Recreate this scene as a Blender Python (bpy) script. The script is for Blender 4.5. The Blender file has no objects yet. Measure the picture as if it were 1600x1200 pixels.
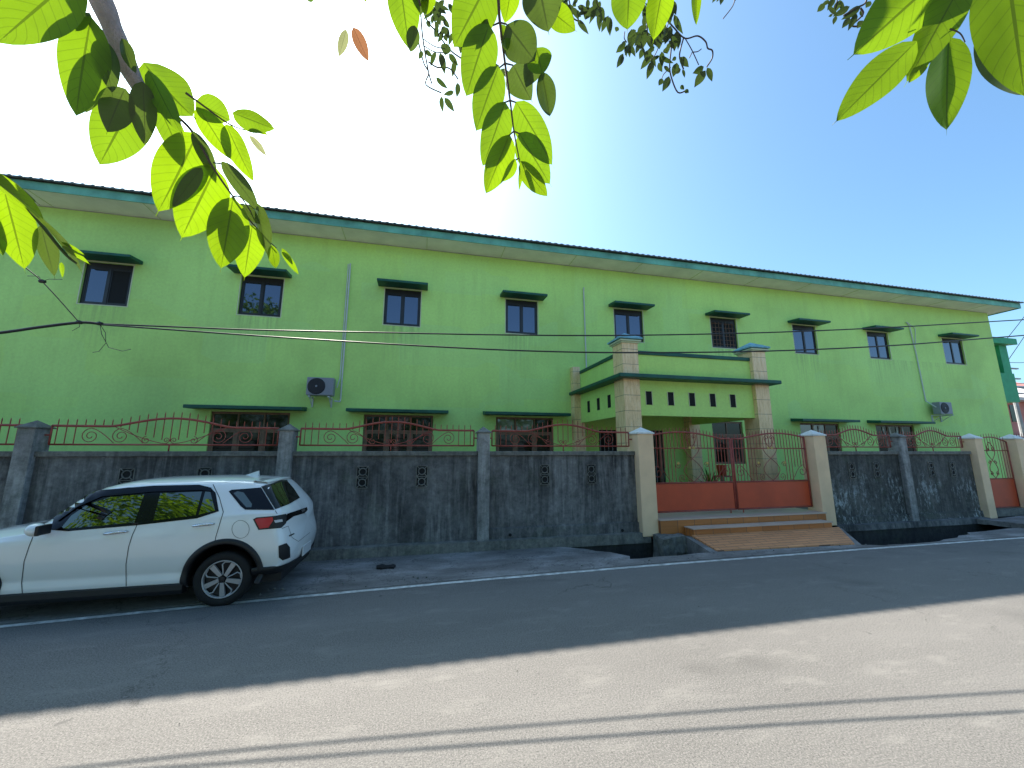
import bpy, bmesh, math, random
from mathutils import Vector, Matrix, noise
from mathutils.bvhtree import BVHTree
random.seed(7)
R = math.radians
S = bpy.context.scene
COL = S.collection

# ---------------------------------------------------------------- camera
FPX = 608.0; TH = math.atan(105 / FPX); YAW = math.atan((FPX / math.cos(TH)) / 2650.0); CAMZ = 1.8
cd = bpy.data.cameras.new("camera"); cam = bpy.data.objects.new("camera", cd); COL.objects.link(cam)
cam.location = (0, 0, CAMZ); cam.rotation_euler = (math.pi / 2 + TH, 0, -YAW)
cd.sensor_width = 36; cd.lens = 36 * FPX / 1600; cd.clip_start = 0.02; cd.clip_end = 2000
S.camera = cam
S.render.resolution_x = 1024; S.render.resolution_y = 768

# ---------------------------------------------------------------- world and sun
SUN_EL, SUN_AZ = 46.5, -24.0        # azimuth from +Y towards +X
w = bpy.data.worlds.new("World"); S.world = w; w.use_nodes = True
nt = w.node_tree; bg = nt.nodes['Background']
sky = nt.nodes.new('ShaderNodeTexSky'); sky.sky_type = 'NISHITA'; sky.sun_disc = False
sky.sun_elevation = R(SUN_EL); sky.sun_rotation = R(SUN_AZ)
sky.air_density = 1.0; sky.dust_density = 2.3; sky.ozone_density = 2.5
tn = nt.nodes.new('ShaderNodeMix'); tn.data_type = 'RGBA'; tn.blend_type = 'MULTIPLY'; tn.inputs[0].default_value = 1
tn.inputs[7].default_value = (.75, 1.0, 1.07, 1); nt.links.new(sky.outputs[0], tn.inputs[6]); nt.links.new(tn.outputs[2], bg.inputs[0]); bg.inputs[1].default_value = 0.105
sl = bpy.data.lights.new("sun", 'SUN'); sl.energy = 5.0; sl.angle = R(0.5); sl.color = (1, .92, .81)
so = bpy.data.objects.new("sun", sl); COL.objects.link(so)
sd = Vector((math.sin(R(SUN_AZ)) * math.cos(R(SUN_EL)), math.cos(R(SUN_AZ)) * math.cos(R(SUN_EL)), math.sin(R(SUN_EL))))
so.rotation_euler = sd.to_track_quat('Z', 'Y').to_euler(); so.location = sd * 60
S.view_settings.view_transform = 'Standard'; S.view_settings.look = 'None'
S.view_settings.exposure = 1.4; S.view_settings.gamma = 1

# ---------------------------------------------------------------- picture point helpers
def ray(x, y):
    a = (x - 800) / FPX; c = (600 - y) / FPX
    Y = math.cos(TH) - c * math.sin(TH); Z = math.sin(TH) + c * math.cos(TH)
    return Vector((a * math.cos(YAW) + Y * math.sin(YAW), -a * math.sin(YAW) + Y * math.cos(YAW), Z))
CAM = Vector((0, 0, CAMZ))
def atY(x, y, Y): r = ray(x, y); return CAM + r * (Y / r.y)
def atZ(x, y, Z): r = ray(x, y); return CAM + r * ((Z - CAMZ) / r.z)
def pix(p):
    d = p - CAM; a = d.x * math.cos(YAW) - d.y * math.sin(YAW); b = d.x * math.sin(YAW) + d.y * math.cos(YAW)
    w_ = b * math.cos(TH) + d.z * math.sin(TH); v = -b * math.sin(TH) + d.z * math.cos(TH)
    return 800 + FPX * a / w_, 600 - FPX * v / w_
def atD(x, y, d): r = ray(x, y); return CAM + r.normalized() * d

# ---------------------------------------------------------------- materials
def newmat(name):
    m = bpy.data.materials.new(name); m.use_nodes = True
    return m, m.node_tree, m.node_tree.nodes['Principled BSDF']
def N(nt, t, **kw):
    n = nt.nodes.new(t)
    for k, v in kw.items():
        if k in n.inputs: n.inputs[k].default_value = v
        else: setattr(n, k, v)
    return n
def ramp(nt, fac, stops):
    r = nt.nodes.new('ShaderNodeValToRGB'); e = r.color_ramp.elements
    e[0].position, e[0].color = stops[0][0], (*stops[0][1], 1)
    e[1].position, e[1].color = stops[-1][0], (*stops[-1][1], 1)
    for p, c in stops[1:-1]:
        q = e.new(p); q.color = (*c, 1)
    nt.links.new(fac, r.inputs[0]); return r.outputs[0]
def mixc(nt, fac, a, b, mode='MIX'):
    m = nt.nodes.new('ShaderNodeMix'); m.data_type = 'RGBA'; m.blend_type = mode
    for i, v in ((0, fac), (6, a), (7, b)):
        if hasattr(v, 'links'): nt.links.new(v, m.inputs[i])
        elif i == 0: m.inputs[i].default_value = v
        else: m.inputs[i].default_value = (*v, 1)
    return m.outputs[2]
def coords(nt, scale=(1, 1, 1), kind='Object'):
    tc = nt.nodes.new('ShaderNodeNewGeometry') if kind == 'World' else nt.nodes.new('ShaderNodeTexCoord')
    mp = nt.nodes.new('ShaderNodeMapping'); mp.inputs['Scale'].default_value = scale
    nt.links.new(tc.outputs['Position' if kind == 'World' else kind], mp.inputs[0]); return mp.outputs[0]
def noiz(nt, vec, scale, detail=4, rough=.55, out=0):
    n = N(nt, 'ShaderNodeTexNoise', Scale=scale, Detail=detail, Roughness=rough)
    nt.links.new(vec, n.inputs['Vector']); return n.outputs[out]
def bump(nt, b, h, strength=.3, dist=.01):
    n = N(nt, 'ShaderNodeBump', Strength=strength, Distance=dist)
    nt.links.new(h, n.inputs['Height']); nt.links.new(n.outputs[0], b.inputs['Normal'])

def paint(name, c, rough=.6, var=.12, scale=3., metal=0., coat=0., bmp=.0):
    m, nt, b = newmat(name)
    v = coords(nt, kind='World'); n = noiz(nt, v, scale, 6, .6)
    lo = tuple(x * (1 - var) for x in c); hi = tuple(min(1, x * (1 + var)) for x in c)
    nt.links.new(ramp(nt, n, [(.3, lo), (.7, hi)]), b.inputs['Base Color'])
    b.inputs['Roughness'].default_value = rough; b.inputs['Metallic'].default_value = metal
    b.inputs['Coat Weight'].default_value = coat; b.inputs['Coat Roughness'].default_value = .05
    if bmp: bump(nt, b, noiz(nt, v, scale * 12, 5), bmp, .01)
    return m

def facade_mat(name, c, patch=.22):
    m, nt, b = newmat(name)
    v = coords(nt, kind='World')
    big = noiz(nt, v, .35, 5, .55)
    lo = tuple(x * (1 - patch) for x in c); hi = tuple(min(1, x * (1 + patch * .6)) for x in c)
    col = ramp(nt, big, [(.3, lo), (.5, c), (.7, hi)])
    # roller patches : blocky, slightly bluer repainting
    vb = coords(nt, (.45, .45, .9), 'World'); vor = N(nt, 'ShaderNodeTexVoronoi', Scale=1.0, distance='CHEBYCHEV')
    nt.links.new(vb, vor.inputs['Vector'])
    pf = ramp(nt, vor.outputs['Color'], [(.45, (0, 0, 0)), (.9, (.22, .22, .22))])
    col = mixc(nt, pf, col, (c[0] * .88, c[1] * .97, c[2] * 1.5))
    vs = coords(nt, (2.2, 2.2, .22), 'World'); st = ramp(nt, noiz(nt, vs, 1.6, 6, .65), [(.50, (0, 0, 0)), (.76, (.28, .28, .28))])
    col = mixc(nt, st, col, tuple(x * .7 for x in c))
    sp = nt.nodes.new('ShaderNodeSeparateXYZ'); nt.links.new(coords(nt, kind='World'), sp.inputs[0])
    mx = nt.nodes.new('ShaderNodeMapRange'); nt.links.new(sp.outputs[0], mx.inputs[0]); mx.inputs[1].default_value = -22; mx.inputs[2].default_value = 26
    st_ = [(0, (0, 0, 0))]
    for a_, b_ in ((-8.88, -7.80), (-5.19, -4.09), (-1.25, -.16), (2.58, 3.68), (6.50, 7.63), (10.47, 11.62), (14.28, 15.43), (18.14, 19.30), (22.50, 23.75)):
        for x_, c_ in ((a_ - .12, 0), (a_ + .06, 1), (b_ - .06, 1), (b_ + .12, 0)):
            if len(st_) < 31: st_.append(((x_ + 22) / 48, (c_, c_, c_)))
    wx = ramp(nt, mx.outputs[0], st_ + [(1, (0, 0, 0))])
    zz = nt.nodes.new('ShaderNodeMapRange'); nt.links.new(sp.outputs[2], zz.inputs[0]); zz.inputs[1].default_value = 4; zz.inputs[2].default_value = 6
    wz = ramp(nt, zz.outputs[0], [(.1, (0, 0, 0)), (.8, (1, 1, 1)), (.82, (0, 0, 0))])
    run = ramp(nt, noiz(nt, coords(nt, (9, 9, .4), 'World'), 1.5, 5, .6), [(.42, (0, 0, 0)), (.62, (.5, .5, .5))])
    col = mixc(nt, mixc(nt, 1.0, mixc(nt, 1.0, wx, wz, 'MULTIPLY'), run, 'MULTIPLY'), col, (c[0] * .55, c[1] * .55, c[2] * .7))
    fine = ramp(nt, noiz(nt, v, 14, 6, .7), [(.3, (.9, .9, .9)), (.7, (1.04, 1.04, 1.04))])
    col = mixc(nt, 1.0, col, fine, 'MULTIPLY')
    nt.links.new(col, b.inputs['Base Color']); b.inputs['Roughness'].default_value = .75
    bump(nt, b, noiz(nt, v, 22, 6, .6), .25, .01)
    return m

def old_concrete(name, dark, light, flakes=0.0, streak=1.0):
    m, nt, b = newmat(name)
    v = coords(nt, kind='World')
    big = noiz(nt, v, .9, 6, .6)
    col = ramp(nt, big, [(.32, dark), (.68, tuple((a + c) * .5 for a, c in zip(dark, light)))])
    vs = coords(nt, (6.0, 6.0, .36), 'World')
    n0 = N(nt, 'ShaderNodeTexNoise', Scale=1.1, Detail=10, Roughness=.74, Distortion=.45); nt.links.new(vs, n0.inputs['Vector']); st = n0.outputs[0]
    s1 = ramp(nt, st, [(.46, (0, 0, 0)), (.70, (streak,) * 3)])
    s1 = mixc(nt, 1.0, s1, ramp(nt, noiz(nt, coords(nt, (1, 1, 1.3), 'World'), .8, 5, .6), [(.33, (.2, .2, .2)), (.58, (1, 1, 1))]), 'MULTIPLY')
    col = mixc(nt, s1, col, light)
    s2 = ramp(nt, noiz(nt, coords(nt, (3, 3, .5), 'World'), 2.3, 7, .7), [(.5, (0, 0, 0)), (.72, (.75, .75, .75))])
    col = mixc(nt, s2, col, tuple(x * .45 for x in dark))
    mo = ramp(nt, noiz(nt, v, 2.1, 5, .6), [(.55, (0, 0, 0)), (.75, (.35, .35, .35))])
    col = mixc(nt, mo, col, (.07, .10, .05))
    if flakes:
        fl = ramp(nt, noiz(nt, coords(nt, (9, 9, 3.2), 'World'), 1.5, 10, .78), [(.51, (0, 0, 0)), (.58, (flakes,) * 3)])
        sep = nt.nodes.new('ShaderNodeSeparateXYZ'); nt.links.new(coords(nt, kind='World'), sep.inputs[0])
        hm = nt.nodes.new('ShaderNodeMapRange'); nt.links.new(sep.outputs[2], hm.inputs[0])
        hm.inputs[1].default_value = 1.5; hm.inputs[2].default_value = .75
        pm = ramp(nt, noiz(nt, v, 1.3, 4, .6), [(.42, (0, 0, 0)), (.6, (1, 1, 1))])
        mm = mixc(nt, 1.0, mixc(nt, 1.0, fl, hm.outputs[0], 'MULTIPLY'), pm, 'MULTIPLY')
        col = mixc(nt, mm, col, (.42, .47, .48))
    nt.links.new(col, b.inputs['Base Color']); sp = ramp(nt, noiz(nt, v, 9, 8, .75), [(.35, (.6, .6, .6)), (.65, (1.25, 1.25, 1.25))])
    col = mixc(nt, 1.0, col, sp, 'MULTIPLY'); nt.links.new(col, b.inputs['Base Color'])
    b.inputs['Roughness'].default_value = .88
    bump(nt, b, noiz(nt, v, 18, 9, .68), .6, .014)
    return m

def tile_mat(name):
    m, nt, b = newmat(name)
    v = coords(nt, (1, 1, 1), 'World')
    st = noiz(nt, coords(nt, (14, 14, 2.2), 'World'), 1.2, 8, .65)
    col = ramp(nt, st, [(.3, (.70, .46, .22)), (.52, (.90, .64, .34)), (.72, (.94, .74, .46))])
    sp = noiz(nt, coords(nt, (60, 60, 14), 'World'), 1, 3)
    col = mixc(nt, ramp(nt, sp, [(.58, (0, 0, 0)), (.66, (.4, .4, .4))]), col, (.30, .20, .13))
    sep = nt.nodes.new('ShaderNodeSeparateXYZ'); nt.links.new(v, sep.inputs[0])
    md = nt.nodes.new('ShaderNodeMath'); md.operation = 'PINGPONG'; md.inputs[1].default_value = .2; nt.links.new(sep.outputs[2], md.inputs[0])
    lt = nt.nodes.new('ShaderNodeMath'); lt.operation = 'LESS_THAN'; lt.inputs[1].default_value = .005; nt.links.new(md.outputs[0], lt.inputs[0])
    col = mixc(nt, lt.outputs[0], col, (.18, .12, .08))
    nt.links.new(col, b.inputs['Base Color']); b.inputs['Roughness'].default_value = .35
    return m

def asphalt_mat():
    m, nt, b = newmat('asphalt')
    v = coords(nt, kind='World')
    big = noiz(nt, coords(nt, (.35, 1.2, 1), 'World'), .8, 6, .6)
    col = ramp(nt, big, [(.3, (.10, .097, .092)), (.7, (.145, .140, .132))])
    ag = noiz(nt, v, 85, 5, .85)
    col = mixc(nt, ramp(nt, ag, [(.48, (0, 0, 0)), (.60, (.8, .8, .8))]), col, (.27, .255, .235))
    ag2 = noiz(nt, v, 75, 4, .8)
    col = mixc(nt, ramp(nt, ag2, [(.56, (0, 0, 0)), (.63, (.95, .95, .95))]), col, (.035, .034, .033))
    spots = noiz(nt, v, 5.5, 2, .5)
    col = mixc(nt, ramp(nt, spots, [(.72, (0, 0, 0)), (.76, (.5, .5, .5))]), col, (.05, .05, .05))
    pt = noiz(nt, coords(nt, (1, 2.6, 1), 'World'), 1.7, 7, .7)
    col = mixc(nt, ramp(nt, pt, [(.54, (0, 0, 0)), (.7, (.5, .5, .5))]), col, (.24, .23, .21))
    cr = N(nt, 'ShaderNodeTexVoronoi', Scale=.42, feature='DISTANCE_TO_EDGE'); vv = nt.nodes.new('ShaderNodeVectorMath'); vv.operation = 'MULTIPLY_ADD'
    nt.links.new(noiz(nt, v, 1.6, 7, .7, 1), vv.inputs[0]); vv.inputs[1].default_value = (1.3, 1.3, 0); nt.links.new(v, vv.inputs[2]); nt.links.new(vv.outputs[0], cr.inputs['Vector'])
    ck = ramp(nt, cr.outputs['Distance'], [(.0, (.7, .7, .7)), (.004, (0, 0, 0))])
    ck = mixc(nt, 1.0, ck, ramp(nt, noiz(nt, v, .6, 3, .5), [(.5, (0, 0, 0)), (.6, (1, 1, 1))]), 'MULTIPLY')
    col = mixc(nt, ck, col, (.03, .028, .026))
    dk = ramp(nt, noiz(nt, coords(nt, (.5, .9, 1), 'World'), 1.1, 3, .5), [(.62, (0, 0, 0)), (.70, (.35, .35, .35))]); col = mixc(nt, dk, col, (.07, .068, .065))
    nt.links.new(col, b.inputs['Base Color']); b.inputs['Roughness'].default_value = .82
    b.inputs['Specular IOR Level'].default_value = .3
    bump(nt, b, ag, .4, .005)
    return m

def dirt_concrete():
    m, nt, b = newmat('shoulder_concrete')
    v = coords(nt, kind='World')
    c1 = noiz(nt, coords(nt, (.7, 1.6, 1), 'World'), 1.2, 8, .65)
    col = ramp(nt, c1, [(.3, (.10, .094, .088)), (.5, (.19, .18, .17)), (.68, (.33, .32, .31))])
    f = noiz(nt, v, 26, 7, .7)
    col = mixc(nt, ramp(nt, f, [(.5, (0, 0, 0)), (.7, (.5, .5, .5))]), col, (.05, .045, .04))
    cr = N(nt, 'ShaderNodeTexVoronoi', Scale=.9, feature='DISTANCE_TO_EDGE')
    vv = nt.nodes.new('ShaderNodeVectorMath'); vv.operation = 'ADD'
    nt.links.new(v, vv.inputs[0]); nn = noiz(nt, v, 3, 5, .6, 1); nt.links.new(nn, vv.inputs[1])
    nt.links.new(vv.outputs[0], cr.inputs['Vector'])
    col = mixc(nt, ramp(nt, cr.outputs['Distance'], [(.0, (.8, .8, .8)), (.012, (0, 0, 0))]), col, (.03, .03, .03))
    nt.links.new(col, b.inputs['Base Color']); b.inputs['Roughness'].default_value = .9
    bump(nt, b, f, .6, .012)
    return m

def plank_tile(name, c):
    m, nt, b = newmat(name)
    v = coords(nt, kind='World')
    sep = nt.nodes.new('ShaderNodeSeparateXYZ'); nt.links.new(v, sep.inputs[0])
    wv = N(nt, 'ShaderNodeTexBrick', Scale=1.0); wv.inputs['Brick Width'].default_value = .4
    wv.inputs['Row Height'].default_value = .1; wv.inputs['Mortar Size'].default_value = .006
    nt.links.new(v, wv.inputs['Vector']); wv.inputs['Color1'].default_value = (*c, 1)
    wv.inputs['Color2'].default_value = (c[0] * .8, c[1] * .78, c[2] * .75, 1); wv.inputs['Mortar'].default_value = (.16, .08, .05, 1)
    st = noiz(nt, coords(nt, (1.5, 30, 30), 'World'), 1, 6, .6)
    col = mixc(nt, ramp(nt, st, [(.4, (0, 0, 0)), (.7, (.45, .45, .45))]), wv.outputs['Color'], tuple(x * .6 for x in c))
    nt.links.new(col, b.inputs['Base Color']); b.inputs['Roughness'].default_value = .5
    return m

def glassy(name, c=(.02, .03, .04), refl=.25, rough=.03, tint=(.8, .88, 1), spec=.5):
    m, nt, b = newmat(name)
    b.inputs['Base Color'].default_value = (*c, 1); b.inputs['Roughness'].default_value = rough
    g = N(nt, 'ShaderNodeBsdfGlossy', Roughness=rough); g.inputs['Color'].default_value = (*tint, 1)
    v = coords(nt, kind='World'); bn = N(nt, 'ShaderNodeBump', Strength=.04, Distance=.02)
    nt.links.new(noiz(nt, v, 2.5, 2), bn.inputs['Height']); nt.links.new(bn.outputs[0], g.inputs['Normal'])
    ms = N(nt, 'ShaderNodeMixShader'); ms.inputs[0].default_value = refl
    nt.links.new(b.outputs[0], ms.inputs[1]); nt.links.new(g.outputs[0], ms.inputs[2])
    b.inputs['Specular IOR Level'].default_value = spec
    nt.links.new(ms.outputs[0], nt.nodes['Material Output'].inputs[0])
    return m

def leaf_mat(name, c, tr, tw=.55, rough=.4):
    m, nt, b = newmat(name)
    tc = nt.nodes.new('ShaderNodeTexCoord'); sep = nt.nodes.new('ShaderNodeSeparateXYZ'); nt.links.new(tc.outputs['UV'], sep.inputs[0])
    def M(op, a, bb=None):
        n = nt.nodes.new('ShaderNodeMath'); n.operation = op
        for i, x in enumerate((a, bb)):
            if x is None: continue
            if hasattr(x, 'links'): nt.links.new(x, n.inputs[i])
            else: n.inputs[i].default_value = x
        return n.outputs[0]
    av = M('ABSOLUTE', M('SUBTRACT', sep.outputs[1], .5))
    ph = M('SUBTRACT', sep.outputs[0], M('MULTIPLY', av, .34))
    wv = M('ABSOLUTE', M('SINE', M('MULTIPLY', ph, 34.)))       # lateral veins where near 0
    lat = M('LESS_THAN', wv, .16); mid = M('LESS_THAN', av, .022)
    vein = M('MAXIMUM', M('MULTIPLY', lat, .45), mid)
    v = coords(nt, kind='World'); nz = noiz(nt, v, 22, 5, .6)
    base = ramp(nt, nz, [(.3, tuple(x * .8 for x in c)), (.7, tuple(x * 1.15 for x in c))])
    base = mixc(nt, M('MULTIPLY', vein, .6), base, tuple(x * .6 + .03 for x in c))
    trc = ramp(nt, nz, [(.3, tuple(x * .82 for x in tr)), (.7, tr)])
    trc = mixc(nt, M('MULTIPLY', vein, .95), trc, tuple(x * .38 for x in tr))
    nt.links.new(base, b.inputs['Base Color']); b.inputs['Roughness'].default_value = rough
    t = nt.nodes.new('ShaderNodeBsdfTranslucent'); nt.links.new(trc, t.inputs[0])
    ms = N(nt, 'ShaderNodeMixShader'); ms.inputs[0].default_value = tw
    nt.links.new(b.outputs[0], ms.inputs[1]); nt.links.new(t.outputs[0], ms.inputs[2])
    nt.links.new(ms.outputs[0], nt.nodes['Material Output'].inputs[0])
    return m

M = {}
M['facade'] = facade_mat('lime_green_paint', (.57, .86, .23), .20)
M['porchgreen'] = facade_mat('porch_green_paint', (.58, .86, .21), .10)
M['darkgreen'] = paint('dark_green_paint', (.004, .085, .055), .5, .3, 4, bmp=.15)
M['fascia'] = paint('stained_turquoise_board', (.15, .42, .31), .6, .38, 1.6)
M['soffit'] = paint('grey_soffit_board', (.88, .86, .80), .8, .12, 1.2)
M['roof'] = paint('weathered_metal_roof', (.11, .115, .11), .6, .35, 5)
M['reveal'] = paint('cream_reveal', (.62, .66, .42), .7, .1)
M['frame_dark'] = paint('dark_brown_aluminium', (.018, .016, .018), .4, .2)
M['frame_wood'] = paint('brown_wood_frame', (.22, .12, .07), .55, .3, 8)
M['glass_up'] = glassy('bluish_reflective_glass', (.012, .016, .026), .11, .02, (.66, .74, 1.0))
M['glass_dark'] = glassy('dark_window_glass', (.006, .007, .006), .015, .05, spec=.25)
M['glass_grey'] = glassy('grey_window_glass', (.10, .10, .09), .08, .05)
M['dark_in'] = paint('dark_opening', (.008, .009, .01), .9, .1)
M['tile'] = tile_mat('beige_marble_tile')
M['cap_blue'] = paint('blue_weathered_cap', (.18, .42, .50), .6, .3, 7)
M['cap_cream'] = paint('cream_moulding', (.55, .62, .40), .6, .1)
M['wall'] = old_concrete('mouldy_grey_wall_plaster', (.042, .041, .042), (.33, .325, .32), 0, .95)
M['wall_r'] = old_concrete('flaking_dark_wall_plaster', (.040, .041, .038), (.19, .185, .17), 1.0, .75)
M['post'] = old_concrete('streaky_grey_post_concrete', (.20, .195, .19), (.55, .54, .52), 0, .8)
M['coping'] = old_concrete('grey_coping_concrete', (.13, .128, .115), (.30, .29, .26), 0, .7)
M['beige'] = paint('beige_post_paint', (.86, .60, .37), .8, .1, 2, bmp=.2)
M['beigecap'] = paint('pale_cap_concrete', (.72, .71, .66), .8, .12, 6)
M['iron'] = paint('oxide_red_iron', (.32, .06, .04), .45, .3, 12)
M['gatepanel'] = paint('orange_red_gate_sheet', (.52, .065, .018), .45, .16, 1.6)
M['gold'] = paint('gold_painted_iron', (.55, .38, .08), .4, .2, 10)
M['steps'] = plank_tile('orange_brown_step_tile', (.58, .20, .05))
M['ramp'] = plank_tile('terracotta_strip_tile', (.72, .32, .14))
M['nosing'] = paint('pale_step_nosing', (.55, .42, .33), .5, .1)
M['asphalt'] = asphalt_mat(); M['shoulder'] = dirt_concrete()
M['line'] = paint('worn_white_line', (.52, .52, .49), .8, .5, 9)
M['drain'] = old_concrete('dark_drain_concrete', (.022, .022, .022), (.07, .07, .065), 0, .6)  # near-black mottled concrete tone for the drain
M['yard'] = paint('yard_ground', (.16, .14, .12), .9, .2)
M['rubber'] = paint('black_rubber', (.006, .006, .007), .75, .2)
M['wire'] = paint('black_cable', (.012, .012, .014), .45, .2)
M['pipe'] = paint('white_pipe_wrap', (.58, .60, .58), .6, .1)
M['ac'] = paint('grey_ac_casing', (.26, .27, .31), .45, .06)
M['acdark'] = paint('dark_fan_grille', (.02, .02, .03), .5, .1)
M['bark'] = paint('grey_brown_bark', (.42, .35, .37), .85, .35, 30, bmp=.6)
M['twig'] = paint('dark_twig', (.055, .04, .04), .7, .2, 30)
M['leaf'] = leaf_mat('green_leaf', (.07, .17, .02), (.155, .27, .006), .6)
M['leaf_y'] = leaf_mat('young_yellow_leaf', (.12, .20, .02), (.20, .33, .004), .63)
M['leaf_d'] = leaf_mat('mature_and_shaded_leaf', (.055, .095, .03), (.075, .125, .014), .45, .35)  # darker colour for older leaves, also painting in the shade on overlapped ones
M['leaf_small'] = leaf_mat('small_olive_leaf', (.03, .05, .022), (.045, .08, .012), .4)
M['leaf_brown'] = leaf_mat('dead_brown_leaf', (.30, .12, .06), (.25, .11, .05), .5)
M['leaf_pale'] = leaf_mat('pale_dry_leaf', (.30, .30, .14), (.25, .27, .12), .5)
M['carwhite'] = paint('pearl_white_car_paint', (.80, .81, .80), .28, .02, 2, coat=1.0)
M['carblack'] = paint('black_plastic_trim', (.007, .0075, .009), .5, .1)
M['gloss_black'] = glassy('gloss_black_trim', (.004, .004, .005), .01, .2, spec=.2)
M['carglass'] = glassy('car_window_glass', (.006, .008, .007), .16, .02, (.95, 1, .8))
M['rearglass'] = glassy('tinted_rear_glass', (.006, .009, .006), .01, .03, (.9, 1, .9), spec=.3)
M['red'] = paint('red_tail_lens', (.50, .003, .010), .35, .1, coat=.25)
M['clear'] = paint('clear_lamp_lens', (.45, .42, .40), .12, .1, coat=1)
M['chrome'] = paint('chrome', (.65, .65, .66), .15, .05, metal=1)
M['rim'] = paint('machined_alloy', (.42, .41, .42), .35, .06, metal=.4)
M['rimdark'] = paint('black_alloy', (.012, .012, .014), .4, .1)
M['plate'] = paint('white_number_plate', (.6, .6, .6), .4, .05)
M['farpink'] = paint('pink_house_paint', (.52, .20, .16), .8, .2, 1)
M['farwhite'] = paint('white_house_paint', (.65, .63, .60), .8, .15, 1)
M['polec'] = paint('concrete_pole', (.3, .3, .3), .85, .2, 4)
M['orangeplastic'] = paint('orange_red_plastic', (.60, .08, .03), .4, .1)

# ---------------------------------------------------------------- mesh helpers
class MB:
    def __init__(s): s.bm = bmesh.new(); s.uv = None
    def quad(s, *p):
        vs = [s.bm.verts.new(q) for q in p]; return s.bm.faces.new(vs)
    def box(s, x0, x1, y0, y1, z0, z1):
        v = [s.bm.verts.new((x, y, z)) for z in (z0, z1) for y in (y0, y1) for x in (x0, x1)]
        for f in ((0, 2, 3, 1), (4, 5, 7, 6), (0, 1, 5, 4), (2, 6, 7, 3), (0, 4, 6, 2), (1, 3, 7, 5)):
            s.bm.faces.new([v[i] for i in f])
        return s
    def prism(s, pts, axis, a, b):
        """extrude a 2D outline along an axis; pts are (u,v)"""
        def P(u, v, t):
            return {'x': (t, u, v), 'y': (u, t, v), 'z': (u, v, t)}[axis]
        A = [s.bm.verts.new(P(u, v, a)) for u, v in pts]; B = [s.bm.verts.new(P(u, v, b)) for u, v in pts]
        n = len(pts)
        s.bm.faces.new(A); s.bm.faces.new(B[::-1])
        for i in range(n): s.bm.faces.new((A[i], B[i], B[(i + 1) % n], A[(i + 1) % n]))
        return s
    def tube(s, pts, r, n=6, cap=True):
        pts = [Vector(p) for p in pts]; rs = r if isinstance(r, (list, tuple)) else [r] * len(pts)
        prev = None; up = Vector((0, 0, 1))
        rings = []
        for i, p in enumerate(pts):
            d = (pts[min(i + 1, len(pts) - 1)] - pts[max(i - 1, 0)])
            if d.length < 1e-9: d = Vector((0, 0, 1))
            d.normalize()
            a = d.cross(up)
            if a.length < .15: a = d.cross(Vector((1, 0, 0)))
            a.normalize(); b = d.cross(a)
            if prev is not None and a.dot(prev) < 0: a = -a; b = -b
            prev = a
            rings.append([s.bm.verts.new(p + (a * math.cos(2 * math.pi * k / n) + b * math.sin(2 * math.pi * k / n)) * rs[i]) for k in range(n)])
        for A, B in zip(rings, rings[1:]):
            for k in range(n): s.bm.faces.new((A[k], A[(k + 1) % n], B[(k + 1) % n], B[k]))
        if cap: s.bm.faces.new(rings[0][::-1]); s.bm.faces.new(rings[-1])
        return s
    def lathe(s, prof, c, axis='y', n=32):
        """prof: (radius, along)"""
        rings = []
        for r, t in prof:
            ring = []
            for k in range(n):
                a = 2 * math.pi * k / n; u, v = r * math.cos(a), r * math.sin(a)
                q = {'y': (u, t, v), 'x': (t, u, v), 'z': (u, v, t)}[axis]
                ring.append(s.bm.verts.new(Vector(c) + Vector(q)))
            rings.append(ring)
        for A, B in zip(rings, rings[1:]):
            for k in range(n): s.bm.faces.new((A[k], A[(k + 1) % n], B[(k + 1) % n], B[k]))
        return s
    def build(s, name, mat, parent=None, smooth=False, bevel=0, loc=None):
        bmesh.ops.recalc_face_normals(s.bm, faces=s.bm.faces[:])
        me = bpy.data.meshes.new(name)
        off = Vector((0, 0, 0))
        if parent is not None: off = wloc(parent)
        elif loc is not None: off = Vector(loc)
        if off.length: bmesh.ops.translate(s.bm, verts=s.bm.verts[:], vec=-off)
        if smooth:
            for f in s.bm.faces: f.smooth = True
        s.bm.to_mesh(me); s.bm.free()
        for mm in (mat if isinstance(mat, list) else [mat]): me.materials.append(mm)
        o = bpy.data.objects.new(name, me); COL.objects.link(o)
        if parent is not None: o.parent = parent
        elif loc is not None: o.location = loc
        if bevel:
            md = o.modifiers.new('bevel', 'BEVEL'); md.width = bevel; md.segments = 2; md.limit_method = 'ANGLE'
        return o
def wloc(o):
    v = Vector(o.location)
    while o.parent: o = o.parent; v += Vector(o.location)
    return v
def thing(name, label, cat, loc=(0, 0, 0), group=None):
    o = bpy.data.objects.new(name, None); COL.objects.link(o); o.location = loc; o.empty_display_size = .2
    return tag(o, label, cat, group)
def tag(o, label, cat, group=None):
    o['label'] = label; o['category'] = cat
    if group: o['group'] = group
    return o
def struct(o): o['kind'] = 'structure'; return o

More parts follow.
